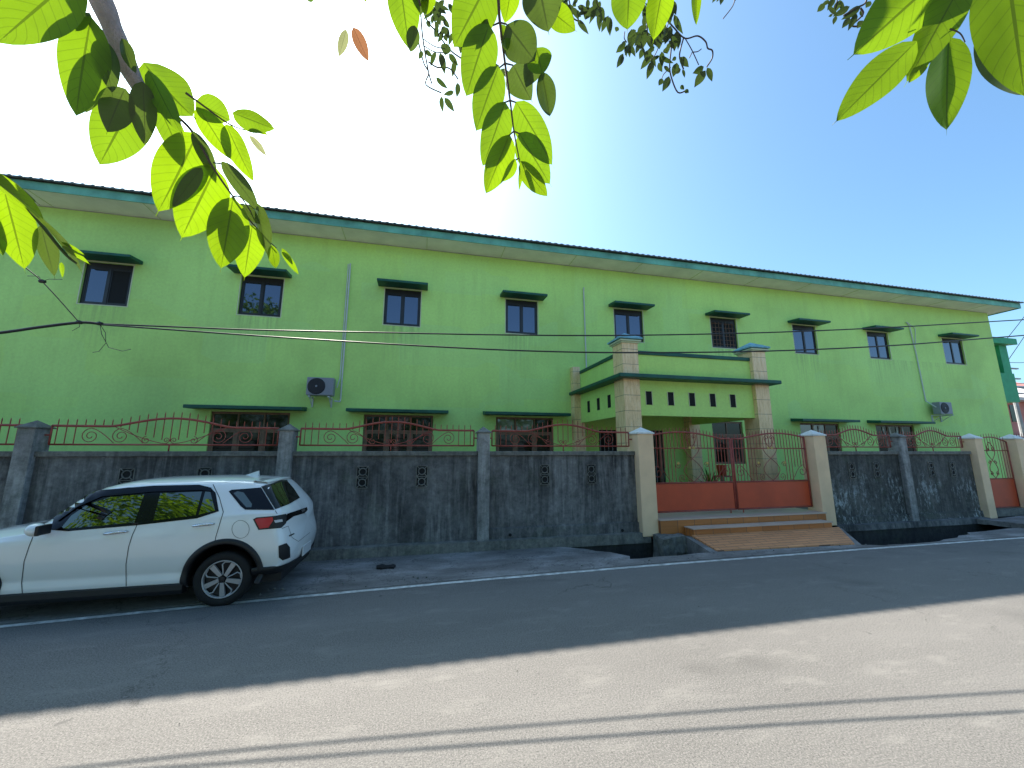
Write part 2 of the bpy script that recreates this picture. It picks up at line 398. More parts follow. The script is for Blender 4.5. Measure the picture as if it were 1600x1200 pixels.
# ---------------------------------------------------------------- ground
def edgeY(x):
    pts = [(-60, 5.0), (-9, 5.4), (-4.25, 5.60), (-1.9, 5.80), (0.9, 5.95), (3.5, 6.03), (8, 6.08), (12.7, 6.06), (20, 6.05), (80, 6.2)]
    for (a, b), (c, d) in zip(pts, pts[1:]):
        if x <= c: return b + (d - b) * (x - a) / (c - a)
    return pts[-1][1]
xs = [-60, -30, -15] + [-9 + .75 * i for i in range(40)] + [25, 40, 80]
mb = MB()
for a, b in zip(xs, xs[1:]): mb.quad((a, -9, 0), (b, -9, 0), (b, edgeY(b), 0), (a, edgeY(a), 0))
bmesh.ops.remove_doubles(mb.bm, verts=mb.bm.verts[:], dist=.0005)
struct(mb.build('road', M['asphalt']))
mb = MB(); mb.quad((-400, -400, -.8), (400, -400, -.8), (400, 400, -.8), (-400, 400, -.8)); struct(mb.build('ground', M['drain']))
mb = MB(); mb.quad((-80, -60, -.02), (90, -60, -.02), (90, -9, -.02), (-80, -9, -.02)); struct(mb.build('verge', M['yard']))
mb = MB()
lx = [-30 + .3 * i for i in range(200)]
for a, b in zip(lx, lx[1:]):
    e = lambda q, s: edgeY(q) - .10 + s * .038 + .006 * noise.noise(Vector((q * 3, s, 0)))
    mb.quad((a, e(a, -1), .004), (b, e(b, -1), .004), (b, e(b, 1), .004), (a, e(a, 1), .004))
struct(mb.build('edge_line', M['line']))
# shoulder (concrete cover over the roadside drain), a slab with real thickness and a broken edge
def slab(name, top, z, depth=.14, mat=None):
    mb = MB(); n = len(top)
    T = [mb.bm.verts.new((x, y, z if not callable(z) else z(x, y))) for x, y in top]
    B = [mb.bm.verts.new((x, y, -depth)) for x, y in top]
    mb.bm.faces.new(T); mb.bm.faces.new(B[::-1])
    for i in range(n): mb.bm.faces.new((T[i], B[i], B[(i + 1) % n], T[(i + 1) % n]))
    bmesh.ops.triangulate(mb.bm, faces=mb.bm.faces[:])
    return struct(mb.build(name, mat or M['shoulder']))
def edgepts(x0, x1, n): return [(x0 + (x1 - x0) * i / n, edgeY(x0 + (x1 - x0) * i / n)) for i in range(n + 1)]
top = edgepts(-60, 3.35, 60) + [(3.6, 6.6), (3.72, 6.72), (3.62, 6.85), (3.5, 6.98), (3.36, 7.05), (3.22, 7.18), (3.0, 7.25), (2.8, 7.38), (2.6, 7.43), (-60, 7.43)]
top = edgepts(-60, 3.35, 60) + [(3.55, 6.4), (3.62, 6.52), (3.5, 6.7), (3.42, 6.85), (3.2, 6.98), (3.1, 7.15), (2.9, 7.28), (2.7, 7.43), (-60, 7.43)]
slab('shoulder', top, .004)
top = edgepts(3.352, 8.9, 12) + [(8.6, 6.2), (8.25, 6.27), (5.2, 6.40), (4.9, 6.42), (4.5, 6.36), (4.1, 6.38), (3.7, 6.33), (3.4, 6.36)]
slab('shoulder_strip', top, .006)
top = edgepts(8.902, 10.3, 3) + [(10.3, 6.12), (9.4, 6.11), (8.92, 6.14)]
slab('kerb_strip', top, .003)
top = edgepts(10.302, 60, 30) + [(60, 6.75), (13.6, 6.72), (12.6, 6.62), (12.0, 6.6), (11.8, 6.45), (11.4, 6.42), (11.1, 6.28), (10.6, 6.22), (10.32, 6.13)]
slab('shoulder_far', top, .006)
# drain retaining wall below the fence and inner kerb wall
mb = MB().box(-60, 80, 7.46, 7.9, -.78, .0); struct(mb.build('drain_wall', M['drain']))
mb = MB()
for a, b in zip(xs, xs[1:]):
    mb.quad((a, edgeY(a) + .05, -.8), (b, edgeY(b) + .05, -.8), (b, edgeY(b) + .05, -.142), (a, edgeY(a) + .05, -.142))
    mb.quad((a, edgeY(a), 0), (b, edgeY(b), 0), (b, edgeY(b) + .001, -.14), (a, edgeY(a) + .001, -.14))
struct(mb.build('drain_kerb', M['drain']))
mb = MB().box(-40, 60, 7.9, 40, -.5, .38); struct(mb.build('yard', M['yard']))

# ---------------------------------------------------------------- main building
FX0, FX1, FY, WTOP = -22.0, 25.85, 12.0, 8.22
bld = thing('school_building', 'long two storey lime green building with dark green window hoods and tiled porch', 'building', (2, 17, 0))
up = [(-8.88, -7.80), (-5.19, -4.09), (-1.25, -.16), (2.58, 3.68), (6.50, 7.63), (10.47, 11.62), (14.28, 15.43), (18.14, 19.30), (22.50, 23.75)]
upz = (5.62, 6.80)
lo = [(-5.51, -3.58), (-1.63, .35), (2.28, 4.17), (10.15, 11.45), (14.06, 15.95), (17.82, 19.89)]
loz = (1.35, 2.86)
holes = [(a, b, *upz) for a, b in up] + [(a, b, *loz) for a, b in lo] + [(5.75, 8.15, .38, 2.5)]
mb = MB()
gx = sorted({FX0, FX1} | {h[0] for h in holes} | {h[1] for h in holes}); gz = sorted({0.3, WTOP} | {h[2] for h in holes} | {h[3] for h in holes})
for a, b in zip(gx, gx[1:]):
    for c, d in zip(gz, gz[1:]):
        mx, mz = (a + b) / 2, (c + d) / 2
        if any(h[0] < mx < h[1] and h[2] < mz < h[3] for h in holes): continue
        mb.quad((a, FY, c), (b, FY, c), (b, FY, d), (a, FY, d))
for h in holes:
    a, b, c, d = h; y1 = FY + .14
    mb.quad((a, FY, c), (a, y1, c), (a, y1, d), (a, FY, d)); mb.quad((b, FY, c), (b, FY, d), (b, y1, d), (b, y1, c))
    mb.quad((a, FY, c), (b, FY, c), (b, y1, c), (a, y1, c)); mb.quad((a, FY, d), (a, y1, d), (b, y1, d), (b, FY, d))
bmesh.ops.remove_doubles(mb.bm, verts=mb.bm.verts[:], dist=.0005)
D1 = 22.0
mb.quad((FX1, FY, .3), (FX1, D1, .3), (FX1, D1, WTOP + 0), (FX1, FY, WTOP)); mb.quad((FX0, FY, .3), (FX0, FY, WTOP), (FX0, D1, WTOP), (FX0, D1, .3))
mb.quad((FX0, D1, .3), (FX0, D1, WTOP), (FX1, D1, WTOP), (FX1, D1, .3))
mb.quad((FX1, FY, WTOP), (FX1, D1, WTOP), (FX1, (FY + D1) / 2, WTOP + 1.6))
bmesh.ops.remove_doubles(mb.bm, verts=mb.bm.verts[:], dist=.0005)
mb.build('wall', M['facade'], bld)
# thin raised cream reveals round upper windows
EX1 = 26.35; EY = 11.16
mb = MB()
mb.quad((FX0 - .5, EY + .03, WTOP + .02), (EX1 - .02, EY + .03, WTOP + .02), (EX1 - .02, FY + .3, WTOP + .02), (FX0 - .5, FY + .3, WTOP + .02))
mb.quad((FX1 - .1, FY + .3, WTOP + .02), (EX1 - .02, FY + .3, WTOP + .02), (EX1 - .02, D1, WTOP + .02), (FX1 - .1, D1, WTOP + .02))
sof = mb.build('soffit', M['soffit'], bld)
mb = MB()
x = FX0
while x < 26.2:
    MB().box(x - .008, x + .008, EY + .05, FY - .01, WTOP + .008, WTOP + .019).build('soffit_batten', M['reveal'], sof); x += 2.44
mb = MB().box(FX0 - .5, EX1, EY, EY + .025, WTOP - .02, WTOP + .20).box(EX1, EX1 + .025, EY, 17, WTOP - .02, WTOP + .20)
mb.build('fascia', M['fascia'], bld)
mb = MB()   # corrugated roof sheet, low slope rising to the ridge
n = 1400; x0, x1 = FX0 - .6, EX1 + .12; pr = None
for i in range(n + 1):
    x = x0 + (x1 - x0) * i / n; h = .018 * math.sin(2 * math.pi * (x / .21))
    h = .015 * (1 if math.sin(2 * math.pi * x / .21) > .35 else -.4)
    a = mb.bm.verts.new((x, EY - .10, WTOP + .245 + h)); b = mb.bm.verts.new((x, 17, WTOP + 1.75 + h))
    c = mb.bm.verts.new((x, EY - .10, WTOP + .205 + h * .3)); d = mb.bm.verts.new((x, 17, WTOP + 1.70))
    if pr:
        mb.bm.faces.new((pr[0], a, b, pr[1])); mb.bm.faces.new((pr[2], c, a, pr[0])); mb.bm.faces.new((pr[3], d, c, pr[2]))
    pr = (a, b, c, d)
mb.quad((x0, 17, WTOP + 1.74), (x1, 17, WTOP + 1.74), (x1, 22.7, WTOP + .25), (x0, 22.7, WTOP + .25))
mb.build('roof', M['roof'], bld)
# hoods over the windows : thin concrete slabs (sloping edge) with a rounded lip
def hood(x0, x1, z, d, th, name='window_hood'):
    mb = MB().prism([(FY - .001, z), (FY - d, z - .02), (FY - d, z - .02 + th), (FY - .001, z + th + .03)], 'x', x0, x1)
    return mb.build(name, M['darkgreen'], bld, bevel=.012)
for a, b in up:
    hood(a - .2, b + .2, upz[1] + .03, .50, .075)
for a, b in lo:
    if 10 < a < 12: continue
    hood(a - .42, b + .42, loz[1] + .05, .50, .09)
# sliding upper windows
for k, (a, b) in enumerate(up):
    z0, z1 = upz; y = FY + .05; t = .06
    mb = MB().box(a, b, y, y + .06, z1 - .15, z1).box(a, b, y, y + .06, z0, z0 + t).box(a, a + t, y, y + .06, z0 + t, z1 - .15).box(b - t, b, y, y + .06, z0 + t, z1 - .15)
    m = (a + b) / 2
    mb.box(m - .03, m + .03, y - .004, y + .05, z0 + t, z1 - .15)
    wd = mb.build('window', M['frame_dark'], bld)
    for j, (p, q) in enumerate(((a + t, m - .03), (m + .03, b - t))):
        g = MB().box(p, q, y + .02, y + .026, z0 + t, z1 - .15)
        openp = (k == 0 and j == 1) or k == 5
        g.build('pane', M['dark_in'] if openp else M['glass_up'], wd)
        s = MB(); f = .028
        s.box(p, q, y + .01, y + .03, z0 + t, z0 + t + f).box(p, q, y + .01, y + .03, z1 - .15 - f, z1 - .15).box(p, p + f, y + .01, y + .03, z0 + t + f, z1 - .15 - f).box(q - f, q, y + .01, y + .03, z0 + t + f, z1 - .15 - f)
        s.build('sash', M['frame_dark'], wd)
    if k == 5:
        s = MB()
        for i in range(7): s.box(a + .1 + i * .15, a + .112 + i * .15, y + .0, y + .012, z0 + t, z1 - .15)
        for i in range(6): s.box(a + t, b - t, y + .0, y + .012, z0 + .16 + i * .16, z0 + .17 + i * .16)
        s.build('grille', M['frame_wood'], wd)
    r = MB(); e = .025
    r.box(a - e, b + e, FY - .008, FY + .0, z0 - e, z0).box(a - e, a, FY - .008, FY + .0, z0, z1).box(b, b + e, FY - .008, FY + .0, z0, z1).box(a - e, b + e, FY - .008, FY, z1, z1 + e)
    r.build('window_trim', M['reveal'], wd)
# ground floor windows : three lights under transoms
for k, (a, b) in enumerate(lo):
    z0, z1 = loz; y = FY + .04; t = .07; zt = 2.38
    mb = MB().box(a, b, y, y + .08, z1 - .06, z1).box(a, b, y, y + .08, z0, z0 + t).box(a, b, y, y + .08, zt - .03, zt + .03)
    nl = 3 if b - a > 1.5 else 2
    ed = [a + (b - a) * i / nl for i in range(nl + 1)]
    for i, x in enumerate(ed):
        xx0 = a if i == 0 else (b - t if i == nl else x - t / 2)
        mb.box(xx0, xx0 + t, y - .005, y + .085, z0 + t, zt - .03); mb.box(xx0 + .015, xx0 + t - .015, y + .005, y + .075, zt + .03, z1 - .06)
    wd = mb.build('window', M['frame_wood'], bld)
    for i in range(nl):
        p, q = ed[i] + t / 2, ed[i + 1] - t / 2
        if i == 0: p = a + t
        if i == nl - 1: q = b - t
        g = MB().box(p, q, y + .03, y + .036, z0 + t, zt - .03); g.build('pane', M['glass_dark'], wd)
        g = MB().box(p, q, y + .03, y + .036, zt + .03, z1 - .06)
        g.build('transom_pane', M['glass_grey'] if k in (2, 4) and i < 2 else M['glass_dark'], wd)
        # casement stiles
        s = MB(); f = .045
        s.box(p, p + f, y + .012, y + .05, z0 + t, zt - .03).box(q - f, q, y + .012, y + .05, z0 + t, zt - .03).box(p + f, q - f, y + .012, y + .05, zt - .03 - f, zt - .03)
        s.build('casement', M['frame_wood'], wd)
    if k in (4, 5):   # pale curved tubes modelled in place of white reflections on the glass
        for cx, lean in ((a + .45, .22), (a + .8, .12), (a + 1.2, -.08), (a + 1.5, -.02)) if k == 5 else ((a + .7, .05), (a + .95, .02)):
            c = MB(); L = [(cx + lean * (1 - math.cos(u * 1.5)) , y + .024, z1 - .08 - u * .62) for u in (0, .2, .4, .6, .8, 1)]
            c.tube(L, [.042, .04, .036, .032, .03, .026], 6); c.build('pane_reflection', M['beigecap'], wd)
# entrance door behind the porch
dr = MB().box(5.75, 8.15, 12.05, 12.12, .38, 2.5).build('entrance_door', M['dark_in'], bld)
s = MB()
for i in range(17): s.box(5.8 + i * .145, 5.815 + i * .145, 12.02, 12.035, .4, 2.48)
s.build('door_grille', M['polec'], dr)
s = MB().box(7.25, 7.31, 11.98, 12.04, .38, 2.45).box(7.95, 8.05, 11.97, 12.04, .38, 2.45); s.build('door_frame', M['frame_wood'], dr)

# porch
PY0, PY1 = 8.80, 9.30
porch = MB()
porch.box(5.40, 8.95, 8.92, 9.10, 2.70, 3.615).box(5.02, 5.20, 9.30, 11.72, 2.70, 3.615).box(9.10, 9.28, 9.30, 11.98, 2.70, 3.615)
porch.box(5.40, 8.95, 8.92, 9.06, 3.72, 4.30).box(5.04, 5.18, 9.30, 11.72, 3.72, 4.30).box(9.10, 9.26, 9.30, 11.98, 3.72, 4.30)
pc = porch.build('porch', M['porchgreen'], bld)
MB().box(5.20, 9.10, 9.10, 11.99, 3.0, 3.6).build('porch_ceiling', M['porchgreen'], pc)
def ringbox(mb, x0, x1, y0, y1, w_, z0, z1):
    mb.box(x0, x1, y0, y0 + w_, z0, z1).box(x0, x0 + w_, y0 + w_, y1, z0, z1).box(x1 - w_, x1, y0 + w_, y1, z0, z1)
mb = MB(); mb.prism([(4.72, 11.98), (4.72, 8.56), (9.60, 8.56), (9.60, 11.98)], 'z', 3.617, 3.718)
mb.build('cornice_slab', M['darkgreen'], pc, bevel=.02)
mb = MB().box(5.402, 8.948, 8.88, 9.10, 4.302, 4.40).box(5.0, 5.22, 9.302, 11.72, 4.302, 4.40).box(9.06, 9.30, 9.302, 11.98, 4.302, 4.40)
mb.build('parapet_trim', M['darkgreen'], pc, bevel=.012)
for cx0, cx1 in ((4.95, 5.40), (8.95, 9.40)):
    c1 = MB().box(cx0, cx1, PY0, PY1, .3, 3.616).box(cx0, cx1, PY0, PY1, 3.719, 4.56).build('column', M['tile'], pc)
    mb = MB().box(cx0 - .03, cx1 + .03, PY0 - .03, PY1 + .03, 4.562, 4.60).box(cx0 - .07, cx1 + .07, PY0 - .07, PY1 + .07, 4.60, 4.64)
    mb.build('capital_moulding', M['cap_cream'], c1)
    MB().box(cx0 - .05, cx1 + .05, PY0 - .05, PY1 + .05, 4.641, 4.66).build('capital_band', M['darkgreen'], c1)
    mx, my = (cx0 + cx1) / 2, (PY0 + PY1) / 2
    mb = MB(); P = [(cx0 - .1, PY0 - .1), (cx1 + .1, PY0 - .1), (cx1 + .1, PY1 + .1), (cx0 - .1, PY1 + .1)]
    mb.box(cx0 - .1, cx1 + .1, PY0 - .1, PY1 + .1, 4.661, 4.70)
    mb.prism([(cx0 + .02, PY0 + .02), (cx1 - .02, PY0 + .02), (cx1 - .02, PY1 - .02), (cx0 + .02, PY1 - .02)], 'z', 4.76, 4.78)
    v = [mb.bm.verts.new((x, y, 4.701)) for x, y in P]; t = mb.bm.verts.new((mx, my, 4.90))
    for i in range(4): mb.bm.faces.new((v[i], v[(i + 1) % 4], t))
    mb.build('column_cap', M['cap_blue'], c1)
for cx0, cx1 in ((4.80, 5.15), (9.0, 9.42)):
    MB().box(cx0, cx1, 11.72, 11.998, .3, 3.616).box(cx0, cx1 - .1, 11.78, 11.998, 3.719, 4.55).build('pilaster', M['tile'], pc)
for i in range(5):
    x = 5.71 + i * .64; MB().box(x - .085, x + .085, 8.912, 8.93, 2.98, 3.33).build('vent_slot', M['dark_in'], pc)
    mb = MB().box(x - .1, x - .085, 8.905, 8.92, 2.965, 3.345).box(x + .085, x + .1, 8.905, 8.92, 2.965, 3.345); mb.build('slot_trim', M['reveal'], pc)
for i in range(3):
    y = 9.75 + i * .68; MB().box(5.012, 5.03, y - .085, y + .085, 2.98, 3.33).build('vent_slot', M['dark_in'], pc)

# AC units and pipes
def ac(x, z, label, pipes):
    t = thing('air_conditioner', label, 'air conditioner', (x, 11.98, z), 'air conditioner outdoor units on the facade')
    MB().box(x - .345, x + .345, 11.60, 11.86, z + .02, z + .52).build('casing', M['ac'], t, bevel=.015)
    mb = MB().lathe([(.001, 11.585), (.215, 11.585), (.23, 11.599)], (x - .09, 0, z + .27), 'y', 40); mb.build('fan_grille', M['acdark'], t)
    mb = MB()
    for rr in (.05, .10, .15, .2):
        mb.tube([(x - .09 + rr * math.cos(a * .2618), 11.58, z + .27 + rr * math.sin(a * .2618)) for a in range(25)], .003, 4)
    mb.build('grille_ring', M['acdark'], t)
    MB().lathe([(.001, 11.573), (.028, 11.573), (.03, 11.582)], (x - .09, 0, z + .27), 'y', 16).build('fan_hub', M['ac'], t)
    for s in (-.25, .25):
        MB().box(x + s - .02, x + s + .02, 11.55, 11.998, z - .04, z - .001).box(x + s - .02, x + s + .02, 11.96, 11.998, z - .28, z - .041).tube([(x + s, 11.62, z - .03), (x + s, 11.97, z - .26)], .012, 4).build('bracket', M['pipe'], t)
    for i, p in enumerate(pipes): MB().tube(p, .022 if i == 0 else .014, 8).build('pipe', M['pipe'], t)
    return t
ac(-2.78, 3.31, 'grey air conditioner unit with a long white pipe above the left railings',
   [[(-2.30, 11.93, 7.46), (-2.30, 11.96, 7.3), (-2.29, 11.96, 3.30), (-2.29, 11.9, 3.2), (-2.42, 11.8, 3.2)], [(-2.36, 11.95, 7.44), (-2.355, 11.965, 7.2), (-2.35, 11.965, 3.9), (-2.4, 11.9, 3.6)]])
ac(21.25, 3.30, 'grey air conditioner unit near the right end of the green facade',
   [[(20.45, 11.94, 7.35), (20.62, 11.965, 7.2), (20.72, 11.965, 6.0), (20.78, 11.965, 3.9), (20.86, 11.7, 3.6)], [(20.5, 11.96, 7.36), (20.95, 11.97, 7.1), (20.8, 11.97, 6.4)]])
tag(MB().tube([(5.36, 11.93, 7.45), (5.36, 11.965, 7.35), (5.37, 11.965, 4.45)], .022, 8).build('wall_pipe', M['pipe'], None), 'thin white pipe running down the green wall to the porch parapet', 'pipe')
tag(MB().box(9.95, 10.15, 11.90, 11.998, 2.86, 2.97).box(9.97, 10.13, 11.88, 11.899, 2.88, 2.95).build('wall_lamp_box', M['acdark'], None), 'small black box fixed to the wall right of the porch', 'junction box')

# ---------------------------------------------------------------- boundary wall
WY = 7.60       # front face of panels
COPZ = 1.80
def spiral(cx, cz, r, a0, turns, sgn, y, n=26):
    out = []
    for i in range(n + 1):
        t = i / n; rr = r * (1 - .82 * t); a = a0 + sgn * turns * 2 * math.pi * t
        out.append((cx + rr * math.cos(a), y, cz + rr * math.sin(a)))
    return out
def arc_h(u):      # top rail profile : flat, rising to the middle
    if u < .24 or u > .78: return 0.
    return .145 * math.sin(math.pi * (u - .24) / .54) ** 1.25
def railing(parent, x0, x1, nb=27, z0=None, y=7.68):
    zc = z0 or COPZ; b0, b1 = x0 + .07, x1 - .07; W = b1 - b0; zb, zt = zc + .105, zc + .40
    mb = MB(); top = [(b0 + W * i / 40, y, zt + arc_h(i / 40)) for i in range(41)]
    mb.tube(top, .019, 8).tube([(b0, y, zb), (b1, y, zb)], .016, 6).tube([(b0, y, zb), (b0, y, zt)], .014, 6).tube([(b1, y, zb), (b1, y, zt)], .014, 6)
    mb.tube([((b0 + b1) / 2, y, zc), ((b0 + b1) / 2, y, zb)], .012, 6)
    mb.tube([(x0 - .02, y, (zb + zt) / 2), (b0, y, (zb + zt) / 2)], .014, 6).tube([(x1 + .02, y, (zb + zt) / 2), (b1, y, (zb + zt) / 2)], .014, 6)
    rl = mb.build('railing', M['iron'], parent, smooth=True)
    for i in range(nb):
        u = (i + .6) / (nb + .2); x = b0 + W * u; zz = zt + arc_h(u); tip = zz + .115
        d = abs(u - .5)
        if d > .39: lowz = zb
        elif d < .24: lowz = max(zb + .03, zb + .05 + (zt - zb) * (d / .24) ** 1.1 * .85)
        else: lowz = zz
        MB().tube([(x, y, lowz), (x, y, tip - .03), (x, y, tip)], [.0075, .0075, .002], 5).build('spike_bar', M['iron'], rl)
    mid = (zb + zt) / 2
    for sgn in (-1, 1):
        cx = (b0 + b1) / 2
        for off, r in ((.34, .125), (.215, .125)):
            X = cx + sgn * off * W
            sp = spiral(X, mid - .01, r, math.pi / 2, 1.7, 1 if sgn < 0 else -1, y)
            # sweep from the top of the scroll down towards the centre
            tail = [(X + (-sgn) * W * .10 * t, y, mid - .01 + r - (r * 1.9) * t ** 1.4) for t in (1, .8, .6, .4, .2)]
            MB().tube(tail + sp, .0065, 5).build('scroll', M['iron'], rl)
        X = cx + sgn * .105 * W
        MB().tube(spiral(X, zb + .075, .065, math.pi / 2, 1.4, 1 if sgn < 0 else -1, y, 18), .006, 5).build('scroll', M['iron'], rl)
        MB().tube([(cx + sgn * t * W * .25, y, zb + .01 + (zt - zb) * t ** 1.5 * .97) for t in (0, .15, .3, .5, .7, .85, 1)], .0065, 5).build('scroll', M['iron'], rl)
        MB().tube(spiral(cx + sgn * .055, zb + .075, .05, -math.pi / 2 , 1.4, -sgn, y, 18), .006, 5).build('scroll', M['iron'], rl)
    return rl
def pyramid(mb, x0, x1, y0, y1, z, h):
    v = [mb.bm.verts.new(p) for p in ((x0, y0, z), (x1, y0, z), (x1, y1, z), (x0, y1, z))]; t = mb.bm.verts.new(((x0 + x1) / 2, (y0 + y1) / 2, z + h))
    for i in range(4): mb.bm.faces.new((v[i], v[(i + 1) % 4], t))
    mb.bm.faces.new(v[::-1])
def post(parent, x, wd=.22, mat='post', y0=7.50, y1=7.80, zb=.0, top=2.15, capm='coping', name='post'):
    h = wd / 2
    p = MB().box(x - h, x + h, y0, y1, zb, top).build(name, M[mat], parent, bevel=.008)
    mb = MB(); mb.box(x - h - .025, x + h + .025, y0 - .025, y1 + .025, top + .001, top + .02); pyramid(mb, x - h - .02, x + h + .02, y0 - .02, y1 + .02, top + .0205, .11)
    mb.build('post_cap', M[capm], p)
    return p
def vent(parent, x, z):
    mb = MB().box(x - .095, x + .095, WY - .006, WY - .002, z - .19, z + .19)
    v = mb.build('vent_block', M['dark_in'], parent)
    mb = MB()
    for s in (-1, 1):
        c = z + s * .095
        mb.tube([(x + .062 * math.cos(a * math.pi / 8), WY - .012, c + .062 * math.sin(a * math.pi / 8)) for a in range(17)], .011, 5)
        for dx, dz in ((1, 1), (1, -1), (-1, 1), (-1, -1)):
            mb.tube([(x + dx * .04, WY - .011, c + dz * .04), (x + dx * .092, WY - .011, c + dz * .092)], .009, 5)
    for zz in (z - .19, z, z + .19): mb.box(x - .1, x + .1, WY - .018, WY - .003, zz - .006, zz + .006)
    for xx in (x - .1, x + .1): mb.box(xx - .006, xx + .006, WY - .018, WY - .003, z - .183, z + .183)
    mb.build('vent_lattice', M['coping'], v)
def bay(parent, x0, x1, mat, vents=True, zlow=.17):
    MB().box(x0, x1, WY, WY + .14, zlow, 1.715).build('wall_panel', M[mat], parent)
    MB().box(x0 + .001, x1 - .001, WY - .04, WY + .18, 1.716, COPZ).build('coping', M['coping'], parent, bevel=.01)
    if vents:
        for t in (.36, .68): vent(parent, x0 + (x1 - x0) * t, 1.34)
    railing(parent, x0, x1)
lw = thing('boundary_wall', 'mouldy dark grey boundary wall behind the car, left of the main gate, with red iron railings on top', 'wall', (-3, 7.67, 0))
PX = [-9.2, -5.87, -2.27, 1.20]
for p in PX: post(lw, p)
for a, b in ((-12.6, -9.2), (-9.2, -5.87), (-5.87, -2.27), (-2.27, 1.20)): bay(lw, a + .11, b - .11, 'wall')
bay(lw, 1.31, 4.44, 'wall')
def ledge(parent, x0, x1, hgt, y0, base, name, mat):
    mb = MB(); n = max(6, int((x1 - x0) / .35)); R0 = []
    for i in range(n + 1):
        x = x0 + (x1 - x0) * i / n; j = .012 * noise.noise(Vector((x * 1.7, 3, 1))); k = .01 * noise.noise(Vector((x * 2.3, 9, 4)))
        R0.append([mb.bm.verts.new(p) for p in ((x, y0 + j - .01, base), (x, y0 + j, hgt + k), (x, WY + .02, hgt + k + .01))])
    for A, B in zip(R0, R0[1:]):
        mb.bm.faces.new((A[0], B[0], B[1], A[1])); mb.bm.faces.new((A[1], B[1], B[2], A[2]))
    for A in (R0[0], R0[-1]): mb.bm.faces.new(A)
    return mb.build(name, M[mat], parent)
ledge(lw, -12.6, 4.62, .17, 7.44, -.02, 'footing_ledge', 'coping')
ledge(lw, 1.31, 4.44, .36, 7.555, .17, 'plinth_course', 'wall')
for x, z in ((1.72, .24), (4.05, .22)): MB().lathe([(.001, 7.53), (.028, 7.53), (.03, 7.56)], (x, 0, z), 'y', 12).build('weep_hole', M['dark_in'], lw)

gpl = thing('gate_post', 'tall beige square post with pale cap left of the main gate', 'gate post', (4.62, 7.6, 0), 'beige gate posts')
def gpost(parent, x, zb=.0, wd=.36, y0=7.42, y1=7.78, top=2.16):
    h = wd / 2
    MB().box(x - h, x + h, y0, y1, zb, top).build('post', M['beige'], parent, bevel=.01)
    mb = MB(); mb.box(x - h - .02, x + h + .02, y0 - .02, y1 + .02, top + .001, top + .03); pyramid(mb, x - h - .015, x + h + .015, y0 - .015, y1 + .015, top + .031, .12); mb.build('post_cap', M['beigecap'], parent)
gpost(gpl, 4.62, .10)
gpr = thing('gate_post', 'tall beige square post with pale cap right of the main gate, beside the steps', 'gate post', (9.22, 7.6, 0), 'beige gate posts'); gpost(gpr, 9.22, .12)
sgl = thing('gate_post', 'slim beige post at the left of the small side gate', 'gate post', (14.62, 7.6, 0), 'beige gate posts'); gpost(sgl, 14.62, .0, .28, 7.45, 7.78, 2.13)
sgr = thing('gate_post', 'beige post at the right of the small side gate, next to the picture edge', 'gate post', (16.25, 7.6, 0), 'beige gate posts'); gpost(sgr, 16.25, .0, .32, 7.45, 7.78, 2.13)

rw = thing('boundary_wall', 'dark flaking boundary wall above the open drain, between the two gates, with red railings', 'wall', (12, 7.67, 0))
bay(rw, 9.41, 11.88, 'wall_r'); bay(rw, 12.10, 14.47, 'wall_r'); post(rw, 11.99)
ledge(rw, 9.41, 14.47, .10, 7.44, -.03, 'footing_ledge', 'wall')
ledge(rw, 9.41, 14.47, .26, 7.56, .10, 'plinth_course', 'wall_r')
rw2 = thing('boundary_wall', 'last piece of dark boundary wall beyond the side gate at the right edge', 'wall', (18, 7.67, 0))
bay(rw2, 16.42, 19.4, 'wall_r', False); post(rw2, 19.5); bay(rw2, 19.62, 22.9, 'wall_r', False)

